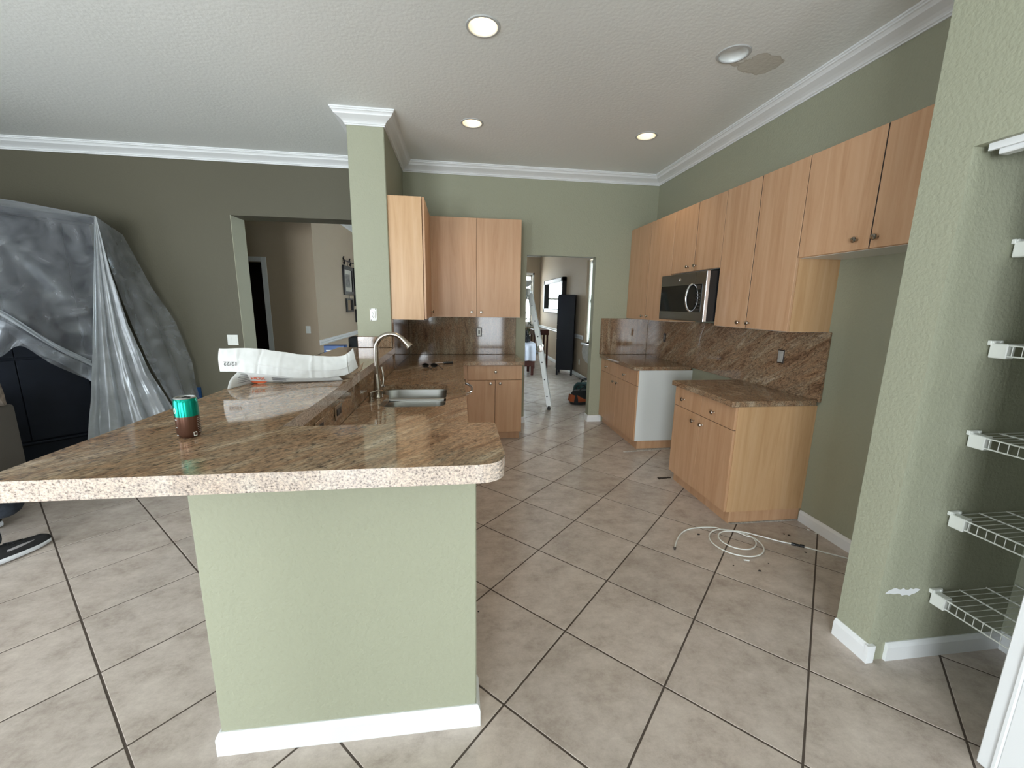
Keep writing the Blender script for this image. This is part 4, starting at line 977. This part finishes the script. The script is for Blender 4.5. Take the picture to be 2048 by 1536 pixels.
# deep framed wall mirror
t = thing('wall_mirror', 'large black framed mirror on the tan dining wall above the cabinet', 'mirror', (DX-.05, 10.8, 1.35))
my0, my1, mz0, mz1 = 9.85, 12.05, 1.33, 2.21
for y0_, y1_, z0_, z1_ in ((my0, my0+.14, mz0, mz1), (my1-.14, my1, mz0, mz1), (my0, my1, mz0, mz0+.11), (my0, my1, mz1-.11, mz1)):
    bm = BM(); box(bm, DX-.11, DX-.002, y0_, y1_, z0_, z1_, .012); part('frame_rail', bm, BACKGL, t)
bm = BM(); box(bm, DX-.04, DX-.03, my0+.13, my1-.13, mz0+.10, mz1-.10); part('mirror_glass', bm, MIRROR, t)
# tool bags
def bag(loc, rz, s, label, m1, m2, grp='tool bags'):
    t = thing('tool_bag', label, 'bag', loc, rz, None); M_ = xf(t)
    bm = BM()
    def f(u, v):
        a = 2*pi*v; k = [1.0, 1.04, 1.0, .86, .55, .02][min(5, int(u*5+.01))]; zz = [0, .04, .12, .2, .25, .255][min(5, int(u*5+.01))]
        ex = .8; cx3 = math.copysign(abs(math.cos(a))**ex, math.cos(a)); sy3 = math.copysign(abs(math.sin(a))**ex, math.sin(a))
        p = Vector((cx3*.26*(k*.5+.5 if k > .1 else .5), sy3*.15*k, zz))*s; return p+Vector((1, 1, 0))*.012*noise.noise(p*9)
    grid(bm, f, 5, 28); bmesh.ops.remove_doubles(bm, verts=bm.verts[:], dist=.0005); bmesh.ops.transform(bm, matrix=M_, verts=bm.verts[:])
    part('bag_body', bm, m1, t, smooth=True)
    bm = BM(); grid(bm, lambda u, v: Vector((-.285+.0*u+.045*abs(v-.5), -.11+.22*v, .05+.13*u))*s+Vector((.02*u, 0, 0)), 4, 6); bmesh.ops.transform(bm, matrix=M_, verts=bm.verts[:]); part('end_pocket', bm, m2, t, normals=False)
    bm = BM(); grid(bm, lambda u, v: Vector((-.20+.22*u, -.158+.05*v**2, .06+.12*v))*s, 6, 5); bmesh.ops.transform(bm, matrix=M_, verts=bm.verts[:]); part('side_pocket', bm, m2, t, normals=False)
    for yy in (-.06, .06):
        bm = BM(); tube(bm, [Vector((.12*math.cos(a), yy+.03*math.sin(a)*(1 if yy > 0 else -1), .24+.09*math.sin(a)))*s for a in [pi*k/10 for k in range(11)]], .010*s, 8); bmesh.ops.transform(bm, matrix=M_, verts=bm.verts[:]); part('carry_handle', bm, BAGB, t, smooth=True)
    return t
bag((1.98, 6.20, 0), R(15), .85, 'black tool bag with orange pockets on the floor beyond the doorway', BAGB, BAGO)
bag((2.22, 6.78, 0), R(-20), .85, 'black and teal tool bag behind the orange one', BAGT, BAGT)
# table with a white cloth, reddish legs
t = thing('cloth_covered_table', 'small reddish wood table half covered by a white cloth', 'table', (1.33, 9.1, 0))
for a, b_ in ((1.05, 8.85), (1.62, 8.85), (1.05, 9.35), (1.62, 9.35)):
    bm = BM(); box(bm, a-.03, a+.03, b_-.03, b_+.03, 0, .62, .004); part('leg', bm, WALNUT, t)
bm = BM(); box(bm, 1.0, 1.67, 8.80, 9.40, .20, .34, .004); part('lower_apron', bm, WALNUT, t)
bm = BM(); box(bm, .98, 1.69, 8.78, 9.42, .60, .66, .01); part('table_top', bm, WALNUT, t)
rowc = [[Vector((.96+.72*i/6, y_, z_)) for i in range(7)] for y_, z_ in ((8.74, .33), (8.745, .50), (8.765, .665), (8.80, .70), (9.1, .705), (9.40, .70))]
fc = ctrl(rowc); bm = BM(); grid(bm, lambda u, v: fc(u, v)+Vector((0, -.02*math.sin(v*30)*(1 if u < .4 else 0), .008*noise.noise(fc(u, v)*9)))+(Vector((0, 0, .28)) if 0 else Vector((0, 0, 0))), 20, 40)
o = part('white_cloth', bm, CLOTH, t, normals=False, smooth=True); md = o.modifiers.new('thick', 'SOLIDIFY'); md.thickness = .006
bm = BM(); 
for k in range(6):
    a = 1.2+.07*k; tube(bm, [(a, 9.0, .718), (a+.03*math.sin(k*2), 9.02, .82), (a+.05*math.sin(k), 9.0, .93+.04*(k % 2))], [.05, .055, .03], 8)
o = part('folded_bundle', bm, BAGB); tag(o, 'dark bundle lying on the cloth covered table', 'bundle')
# side table
t = thing('side_table', 'small dark wooden side table against the dining wall', 'table', (2.02, 10.0, 0))
bm = BM(); box(bm, 1.80, 2.18, 9.75, 10.2, .82, .95, .005); part('top_drawer', bm, WALNUT, t)
for a, b_ in ((1.83, 9.78), (2.15, 9.78), (1.83, 10.17), (2.15, 10.17)):
    bm = BM(); box(bm, a-.02, a+.02, b_-.02, b_+.02, 0, .82); part('leg', bm, WALNUT, t)
# floor lamp and plant by the far window
t = thing('floor_lamp', 'floor lamp with a white glass bowl shade by the far window', 'lamp', (1.90, 11.6, 0))
bm = BM(); lathe(bm, (1.90, 11.6, 0), (0, 0, 1), [(.14, 0), (.14, .02), (.02, .035), (.012, .05), (.012, 2.0)], 20); part('pole', bm, BLACK, t, smooth=True)
bm = BM(); lathe(bm, (1.90, 11.6, 2.02), (0, 0, 1), [(.02, 0), (.08, .02), (.15, .09), (.19, .17), (.185, .17), (.14, .09), (.03, .03)], 24, True, True); part('lamp_shade', bm, BULBOFF, t, smooth=True)
t = thing('potted_plant', 'leafy green potted plant in front of the far window', 'plant', (1.75, 11.0, 0))
bm = BM(); lathe(bm, (1.75, 11.0, 0), (0, 0, 1), [(.12, 0), (.17, .28), (.18, .30), (.155, .30), (.15, .26)], 20); part('pot', bm, WALNUT, t, smooth=True)
random.seed(9)
for k in range(34):
    a = random.uniform(0, 2*pi); h_ = random.uniform(.6, 1.45); r = random.uniform(.1, .38); bm = BM()
    p = Vector((1.75, 11, .28)); q = Vector((1.75+r*.6*math.cos(a), 11+r*.6*math.sin(a), h_)); e = Vector((1.75+r*math.cos(a), 11+r*math.sin(a), h_+random.uniform(-.15, .12)))
    s = Vector((-math.sin(a), math.cos(a), 0))*.045
    tube(bm, [p, q], .004, 4); v = [bm.verts.new(x) for x in (q, (q+e)/2+s, e, (q+e)/2-s)]; bm.faces.new(v); part('leaf', bm, LEAF, t, normals=False)

# ------------------------------------------------------------------ hallway wall pictures and table
t = thing('picture_rod', 'black iron scroll rod that carries the hanging pictures', 'rod', (XH+.03, 9.0, 2.3))
bm = BM(); tube(bm, [(XH+.035, 8.70, 2.335), (XH+.035, 10.6, 2.335)], .012, 8); part('bar', bm, BACKGL, t)
for y in (8.68, 9.15, 9.62):
    bm = BM(); tube(bm, [(XH+.03, y, 2.40), (XH+.03, y-.05, 2.37), (XH+.03, y, 2.335), (XH+.03, y+.05, 2.30), (XH+.03, y, 2.26), (XH+.03, y-.03, 2.29)], .014, 6); part('scroll', bm, BACKGL, t)
def pic(label, y0, y1, z0, z1, fw, ref=False, tilt=0):
    t = thing('framed_picture', label, 'picture', (XH+.03, (y0+y1)/2, z0), 0, 'framed pictures on the hallway wall')
    for a, b_, c_, d_ in ((y0, y0+fw, z0, z1), (y1-fw, y1, z0, z1), (y0+fw, y1-fw, z0, z0+fw), (y0+fw, y1-fw, z1-fw, z1)):
        bm = BM(); box(bm, XH+.002, XH+.04, a, b_, c_, d_, .003); part('frame_rail', bm, BACKGL, t)
    bm = BM(); box(bm, XH+.004, XH+.012, y0+fw, y1-fw, z0+fw, z1-fw); part('mat_board', bm, MATB if not ref else MIRROR, t)
    if not ref:
        bm = BM(); q = (y1-y0)*.27; w2 = (z1-z0)*.27; box(bm, XH+.012, XH+.014, y0+q, y1-q, z0+w2, z1-w2); part('photograph', bm, PHOTO, t)
    bm = BM(); tube(bm, [(XH+.02, (y0+y1)/2, z1), (XH+.02, (y0+y1)/2, 2.32 if z1 > 2 else z1+.065)], .006, 6); part('hanging_strap', bm, BACKGL, t)
pic('black framed photo with cream mat, upper left of the group', 8.60, 9.32, 1.67, 2.24, .07)
pic('small glossy black frame hanging below the matted photo', 8.72, 9.22, 1.33, 1.60, .03, True)
pic('black frame partly hidden by the divider wall, upper one', 9.42, 10.0, 1.45, 2.25, .06, False)
pic('small black frame low down beside the divider wall', 9.45, 9.9, 1.10, 1.38, .035, True)
t = thing('console_table', 'dark console table in the hallway behind the bar', 'table', (-1.6, 6.3, 0))
bm = BM(); box(bm, -2.02, -1.20, 6.0, 6.75, .70, .78, .008); part('table_top', bm, HUTCH, t)
for a, b_ in ((-1.98, 6.04), (-1.24, 6.04), (-1.98, 6.71), (-1.24, 6.71)):
    bm = BM(); box(bm, a-.03, a+.03, b_-.03, b_+.03, 0, .70); part('leg', bm, HUTCH, t)
t = thing('storage_carton', 'blue printed carton on the hallway console table', 'box', (-1.72, 6.12, .78))
bm = BM(); box(bm, -1.87, -1.60, 6.03, 6.22, .78, .925, .004); part('carton', bm, BLUE, t)
bm = BM(); box(bm, -1.72, -1.645, 6.026, 6.031, .81, .875); part('label_panel', bm, WHITEP, t)
for k in range(4):
    bm = BM(); box(bm, -1.714+k*.016, -1.708+k*.016, 6.0245, 6.0262, .815, .87); part('print_bar', bm, BLUE, t)
bm = BM(); box(bm, -1.84, -1.76, 6.027, 6.031, .85, .865); part('print_bar', bm, WHITEP, t)
bm = BM(); box(bm, -1.62, -1.34, 6.35, 6.62, .78, 1.02, .03, 3); tag(part('duffel_bag', bm, BAGB, smooth=True), 'soft black bag on the console table behind the blue carton', 'bag')
bm = BM(); box(bm, -1.55, -1.36, 6.08, 6.24, .78, .85, .015, 2); tag(part('folded_towel', bm, CLOTH, smooth=True), 'folded white towel at the right end of the console table', 'towel')

# ------------------------------------------------------------------ family room: cabinet, plastic sheet, sofa, person
A50 = R(48); U_ = Vector((math.cos(A50), math.sin(A50), 0)); N_ = Vector((math.sin(A50), -math.cos(A50), 0)); CC = Vector((-3.45, 4.60, 0))
WD = 1.30; ctr = CC-U_*WD/2-N_*.3
t = thing('armoire', 'tall dark navy cabinet standing angled in the corner under plastic', 'cabinet', ctr)
def ab(nm, a0, a1, d0, d1, z0, z1, m=NAVY, bev=.003):
    c = CC-U_*(a0+a1)/2+N_*(d0+d1)/2; bm = BM(); obox(bm, (c.x, c.y), U_, abs(a1-a0)/2, abs(d1-d0)/2, z0, z1, bev); return part(nm, bm, m, t)
ab('carcass', .01, WD-.01, -.60, -.02, .0, 2.22)
ab('base_moulding', -.01, WD+.01, -.6, .012, 0, .20); ab('base_cap', -.02, WD+.02, -.6, .025, .20, .225, bev=.008)
ab('cornice', -.02, WD+.02, -.6, .03, 2.22, 2.28, bev=.012)
for a0, a1 in ((.02, .20), (.205, .64), (.645, 1.08), (1.085, 1.28)):
    for z0, z1 in ((.235, .98), (1.0, 2.2)): ab('door_panel', a0, a1, -.02, .0, z0, z1)

def onplane(x, y, off):
    r = ray(x, y); P0 = CC+N_*off; return CAM + r*((P0-CAM).dot(N_)/r.dot(N_))
t = thing('plastic_sheet', 'translucent plastic dust sheet draped over the tall dark cabinet', 'dust sheet', (CC.x, CC.y, 0))
def film(nm, fn, nu, nv, m, lab=None):
    bm = BM(); grid(bm, fn, nu, nv); o = part(nm, bm, m, t, normals=False, smooth=True)
    if lab: o['label'] = lab
    return o
# front panel
Tt = [(-190, 372), (-100, 384), (0, 397), (95, 414), (190, 432)]
Mm = [(-190, 500), (-100, 505), (0, 515), (95, 540), (188, 560)]
Bb = [(-190, 640), (-100, 640), (0, 658), (95, 716), (184, 761)]
def front(u, v):
    f = ctrl([[onplane(x, y, .045) for x, y in Tt], [onplane(x, y, .10) for x, y in Mm], [onplane(x, y, .13) for x, y in Bb]])
    p = f(u, v); k = u*(.3+.7*v)
    fold = .030*math.sin(9*u+14*(1-v)+3*noise.noise(p*1.5))*k + .02*noise.noise(p*4)*k + .012*abs(noise.noise(p*9))*k
    return p + N_*fold + Vector((0, 0, .015*math.sin(v*17)*u))
film('front_film', front, 60, 80, FILM, 'clear crinkled film across the cabinet front')
# gathered band along the lower edge of the front
band = [onplane(x, y, .17) for x, y in ((-190, 560), (-80, 590), (0, 625), (50, 655), (90, 680), (130, 702), (184, 727))]
bs = smoothpts(band, 8)
def bandf(u, v):
    i = min(int(v*(len(bs)-1)), len(bs)-1); p = bs[i]; w_ = .055
    return p + Vector((0, 0, (u-.5)*w_)) + N_*(.018*math.sin(u*9+v*11) + .02*noise.noise(p*5+Vector((u*2, 0, 0))))
film('gathered_hem', bandf, 10, 50, FILMD, 'whitish bunched fold hanging across the cabinet front')
# loose lower curtain of the front
lt = [(-190, 600), (-80, 620), (0, 640), (60, 672), (110, 700), (184, 735)]; lb = [(-190, 700), (-80, 735), (0, 714), (42, 692), (104, 728), (184, 762)]
fl = ctrl([[onplane(x, y, .15) for x, y in lt], [onplane(x, y, .12) for x, y in lb]])
film('lower_film', lambda u, v: fl(u, v)+N_*(.015*math.sin(v*30+u*3)), 12, 50, FILM)
# dense fall at the corner
Lc = [(189, 431, .05), (187, 560, .10), (184, 700, .17), (180, 800, .22), (172, 890, .28), (168, 1000, .33)]
Rc = [(192, 433, .05), (222, 545, .09), (258, 650, .13), (302, 745, .18), (352, 822, .22), (410, 905, .26)]
def fall(u, v):
    n = len(Lc)-1; x = min(u*n, n-1e-6); i = int(x); f = x-i
    a = onplane(*[Lc[i][k]*(1-f)+Lc[i+1][k]*f for k in range(3)]); b_ = onplane(*[Rc[i][k]*(1-f)+Rc[i+1][k]*f for k in range(3)])
    p = a.lerp(b_, v); p.z = max(p.z, .01)
    return p + N_*(.05*u*math.sin(v*22+2*u)+.018*u*math.sin(v*47+5*u)+.02*u*noise.noise(p*6))
film('corner_fall', fall, 70, 60, FILMD, 'dense whitish pleated film falling from the cabinet corner')
# side sheet towards the back wall
def sidef(u, v):
    Ls = [(190, 432, 4.60), (225, 548, 4.68), (262, 650, 4.68), (305, 745, 4.66), (350, 815, 4.62), (372, 890, 4.6)]
    Rs = [(246, 470, 5.02), (302, 572, 5.03), (352, 645, 5.05), (384, 725, 5.07), (400, 800, 5.06), (405, 905, 5.02)]
    n = len(Ls)-1; x = min(u*n, n-1e-6); i = int(x); f = x-i
    a = at_y(*[Ls[i][k]*(1-f)+Ls[i+1][k]*f for k in range(3)]); b_ = at_y(*[Rs[i][k]*(1-f)+Rs[i+1][k]*f for k in range(3)])
    p = a.lerp(b_, v); p.z = max(p.z, .01)
    return p + Vector((1, -.3, 0))*(.045*u*math.sin(v*13+4*u)*math.sin(pi*min(1, v+.1))+.02*noise.noise(p*4)*u)
film('side_film', sidef, 60, 40, FILM, 'thin smoky film slanting from the corner down to the back wall')
# top cover
tp = ctrl([[onplane(190, 432, .04), onplane(95, 414, .04), onplane(0, 397, .04), onplane(-190, 372, .04)], [Vector((-3.52, 5.02, 2.19)), Vector((-3.8, 5.08, 2.31)), Vector((-4.2, 5.08, 2.31)), Vector((-4.9, 4.9, 2.31))]])
film('top_film', lambda u, v: tp(u, v)+Vector((0, 0, .01*math.sin(v*20)*math.sin(u*3.1))), 10, 20, FILM)
bm = BM(); a = at_y(398, 800, 5.13); box(bm, a.x-.02, a.x+.03, 5.135, 5.148, .05, .52); tag(part('painters_tape', bm, TAPE), 'strip of blue masking tape on the wall beside the plastic sheet', 'tape')

t = thing('sofa', 'grey upholstered armless sofa at the left edge of the view', 'sofa', (-4.1, 2.95, 0))
bm = BM(); box(bm, -4.9, -3.275, 2.66, 3.40, .08, .34, .03, 3); part('base', bm, SOFA, t, smooth=True)
bm = BM(); box(bm, -4.9, -3.272, 3.18, 3.42, .08, .755, .03, 3); part('backrest', bm, SOFA, t, smooth=True)
for x0 in (-4.88, -4.08):
    bm = BM(); box(bm, x0, x0+.79, 2.64, 3.17, .34, .47, .04, 3); part('seat_cushion', bm, SOFA, t, smooth=True)
for a, b_ in ((-4.85, 2.7), (-3.33, 2.7), (-4.85, 3.35), (-3.33, 3.35)):
    bm = BM(); lathe(bm, (a, b_, 0), (0, 0, 1), [(.02, 0), (.03, .08)], 10); part('leg', bm, BLACK, t)
def pillow(nm, c, sx, sy, sz, tilt, m, lab):
    bm = BM(); bmesh.ops.create_cube(bm, size=1); bmesh.ops.subdivide_edges(bm, edges=bm.edges[:], cuts=7, use_grid_fill=True)
    for v in bm.verts:
        x, y, z = v.co*2; k = (1-abs(x)**3*.75)*(1-abs(z)**3*.75); v.co = Vector((x*sx/2, y*sy/2*max(k, .12), z*sz/2))
    bmesh.ops.transform(bm, matrix=Matrix.Translation(c) @ Matrix.Rotation(tilt, 4, 'X'), verts=bm.verts[:])
    return tag(part(nm, bm, m, smooth=True), lab, 'cushion')
pillow('throw_cushion', (-3.455, 3.30, .912), .42, .16, .30, R(8), CUSH, 'mottled beige cushion on top of the grey sofa back')

# person walking past on the left, only a trouser leg and a shoe in view
def skin(nm, verts, edges, rads, m, parent, sub=2):
    me = bpy.data.meshes.new(nm); me.from_pydata([Vector(v) for v in verts], edges, []); o = bpy.data.objects.new(nm, me); COL.objects.link(o)
    md = o.modifiers.new('s', 'SKIN'); 
    for i, r in enumerate(rads): me.skin_vertices[0].data[i].radius = (r, r) if not isinstance(r, tuple) else r
    me.skin_vertices[0].data[0].use_root = True
    sb = o.modifiers.new('d', 'SUBSURF'); sb.levels = sub; sb.render_levels = sub
    bpy.context.view_layer.update(); dg = bpy.context.evaluated_depsgraph_get(); m2 = bpy.data.meshes.new_from_object(o.evaluated_get(dg)); bpy.data.objects.remove(o)
    bm = BM(); bm.from_mesh(m2); return part(nm, bm, m, parent, smooth=False) if parent else part(nm, bm, m)
def smooth_all(o):
    for q in o.data.polygons: q.use_smooth = True
HX, HY = -3.20, 2.28
RF = Vector((-2.665, 2.50, 0)); LF = Vector((-2.97, 2.95, 0))
body_v = [(HX, HY, .95), (HX, HY+.02, 1.15), (HX, HY+.03, 1.38), (HX, HY+.03, 1.50), (HX, HY+.05, 1.58),
  (HX+.17, HY+.02, 1.42), (HX+.23, HY-.02, 1.15), (HX+.22, HY+.08, .93), (HX+.22, HY+.13, .86),
  (HX-.17, HY+.02, 1.42), (HX-.24, HY+.02, 1.15), (HX-.24, HY+.12, .92), (HX-.24, HY+.16, .85)]
body_e = [(0, 1), (1, 2), (2, 3), (3, 4), (2, 5), (5, 6), (6, 7), (7, 8), (2, 9), (9, 10), (10, 11), (11, 12)]
body_r = [.12, .12, .12, .06, .06, .055, .045, .03, .028, .055, .045, .03, .028]
person = skin('person', body_v, body_e, body_r, SKIN, None); smooth_all(person)
tag(person, 'person in dark jeans and black running shoes stepping past the bar', 'person')
bm = BM(); bmesh.ops.create_uvsphere(bm, u_segments=24, v_segments=18, radius=1)
for v in bm.verts:
    x, y, z = v.co; y2 = y*(1.0+.10*(y > .3)*(1-abs(z))); 
    if y > .75 and abs(x) < .25 and -.35 < z < .15: y2 += .16*(1-abs(x)/.25)
    v.co = Vector((HX+x*.075, HY+.06+y2*.095, 1.69+z*.118))
hd_ = part('head', bm, SKIN, person, smooth=True)
bm = BM(); bmesh.ops.create_uvsphere(bm, u_segments=24, v_segments=18, radius=1)
for v in bm.verts:
    x, y, z = v.co; v.co = Vector((HX+x*.082, HY+.045+y*.098, 1.715+max(z, -.65 if y < 0 else .15)*.112))
part('hair', bm, HAIR, person, smooth=True)
for s in (-1, 1):
    bm = BM(); lathe(bm, (HX+s*.028, HY+.06+.086, 1.70), (0, 1, 0), [(.011, 0), (.009, .005), (.003, .008)], 10); part('eye', bm, BLACK, person)
    bm = BM(); tube(bm, [(HX+s*.076, HY+.05, 1.66), (HX+s*.084, HY+.045, 1.69), (HX+s*.078, HY+.055, 1.72)], [.008, .012, .008], 8); part('ear', bm, SKIN, person, smooth=True)
    for k in range(5):
        base = Vector((HX+s*.222, HY+(.13 if s > 0 else .16), .86)); off = Vector((0, (k-1.8)*.018, 0)); 
        if k == 4: pts = [base+Vector((-s*.01, .03, 0)), base+Vector((-s*.03, .05, -.02)), base+Vector((-s*.035, .055, -.05))]
        else: pts = [base+off, base+off+Vector((0, .005, -.045)), base+off+Vector((-s*.012, .006, -.075-.006*(k % 2)))]
        bm = BM(); tube(bm, pts, [.0095, .0085, .007], 8); part('finger', bm, SKIN, person, smooth=True)
bm = BM(); tube(bm, [(HX-.018, HY+.06+.098, 1.645), (HX, HY+.06+.103, 1.643), (HX+.018, HY+.06+.098, 1.645)], [.003, .005, .003], 6); part('mouth', bm, WALNUT, person)
tee = skin('t_shirt', [(HX, HY, .93), (HX, HY+.02, 1.18), (HX, HY+.03, 1.40), (HX, HY+.035, 1.46), (HX+.19, HY+.02, 1.41), (HX+.225, HY, 1.25), (HX-.19, HY+.02, 1.41), (HX-.23, HY+.02, 1.25)], [(0, 1), (1, 2), (2, 3), (2, 4), (4, 5), (2, 6), (6, 7)], [(.20, .165), (.18, .145), (.17, .125), .08, .075, .07, .075, .07], SHIRT, person); smooth_all(tee)
jn = skin('jeans', [(HX, HY, .97), (HX+.09, HY, .88), (RF.x-.46, 2.47, .50), (RF.x-.13, 2.55, .25), (RF.x-.02, 2.485, .085),
   (HX-.09, HY+.03, .88), (LF.x-.34, 2.70, .50), (LF.x-.03, 2.93, .27), (LF.x-.02, 2.93, .075)], [(0, 1), (1, 2), (2, 3), (3, 4), (0, 5), (5, 6), (6, 7), (7, 8)], [(.17, .14), .115, .095, .090, .075, .115, .105, .12, .105], DENIM, person); smooth_all(jn)
def shoe(c, ang, lab=None):
    """c heel centre on floor, ang heading"""
    h_ = Vector((math.sin(ang), math.cos(ang), 0)); s_ = Vector((h_.y, -h_.x, 0)); L = .305
    def wid(u): return .034+.017*math.sin(pi*min(1, u*1.05))**.7*(1+.25*u) if u < .97 else .030
    bm = BM()
    def sole(u, v):
        a = 2*pi*v; w_ = wid(u)*(1.06); zl = .006+.020*max(0, u-.75)**1.2*3; zh = .040+.010*(1-u)+.03*max(0, u-.78)
        x = math.cos(a); z_ = math.sin(a); zz = zl+(zh-zl)*(.5+.5*math.copysign(abs(z_)**.5, z_)); ww = w_*math.copysign(abs(x)**.5, x)
        if u <= 0 or u >= 1: ww *= .25
        return c+h_*(L*u)+s_*ww+Vector((0, 0, zz))
    grid(bm, sole, 20, 20); bmesh.ops.holes_fill(bm, edges=bm.edges[:], sides=0); o1 = part('shoe_sole', bm, RUBBER, person, smooth=True)
    bm = BM()
    def upper(u, v):
        a = pi*v; uu = .02+.955*u; w_ = wid(uu)*1.0; H = .075*(1-.45*max(0, (uu-.25)/.75))*(1 if uu < .9 else 1-(uu-.9)*5) + .02*(1-uu)
        if uu < .22: H = .105-.05*abs(uu-.05)
        return c+h_*(L*uu)+s_*w_*math.cos(a)*(1 if uu > .03 else .6)+Vector((0, 0, .034+.03*max(0, uu-.78)+H*math.sin(a)**.75*.8))
    grid(bm, upper, 24, 16); o2 = part('shoe_upper', bm, SHOE, person, smooth=True)
    for sd in (1, -1):
        bm = BM(); up = []
        for k in range(9):
            q = k/8; uu = .30+.42*q; v = (.17+.20*(1-abs(q-.0))**2*.0+.10*q**2) if sd > 0 else 1-(.17+.10*q**2)
            up.append((upper((uu-.02)/.955, v), .010*math.sin(pi*min(1, .15+q*.85))))
        for (p, w1), (p2, w2) in zip(up, up[1:]):
            vs = [bm.verts.new(x+s_*sd*.0025) for x in (p-Vector((0, 0, w1)), p2-Vector((0, 0, w2)), p2+Vector((0, 0, w2)), p+Vector((0, 0, w1)))]; bm.faces.new(vs)
        part('curved_stripe', bm, SWOOSH, o2, normals=False)
    for k in range(4):
        uu = .36+.075*k; a = upper((uu-.02)/.955, .32); b_ = upper((uu+.01)/.955, .68); mid = upper(uu/.955, .5)+Vector((0, 0, .004)); bm = BM(); tube(bm, [a, mid, b_], .0028, 6); part('lace', bm, BLACK, o2, smooth=True)
    bm = BM(); a = upper(.33, .5)+Vector((0, 0, .006)); tube(bm, [a, a+s_*.03+Vector((0, 0, .012)), a+s_*.055+h_*.02+Vector((0, 0, .012))], .0022, 6); part('lace', bm, BLACK, o2)
tip = at_z(100, 1084, 0); heel = Vector((-2.69, 2.455, 0)); ang = math.atan2(tip.x-heel.x, tip.y-heel.y)
shoe(tip-Vector((math.sin(ang), math.cos(ang), 0))*.30, ang)
shoe(LF+Vector((-.10, -.03, 0)), R(-62))

# ------------------------------------------------------------------ outdoors behind the viewer
bm = BM(); box(bm, -9, 7, -8, YF-.1, -.12, -.02); box(bm, -12, XL-.15, YF-.1, 7, -.12, -.02); struct('patio', bm, PATIO, 'pale concrete patio outside'); 
bm = BM(); box(bm, -9, 7, -16, -8, -.25, -.10); o = part('pool', bm, POOL); tag(o, 'blue swimming pool beyond the patio', 'pool', kind='structure')
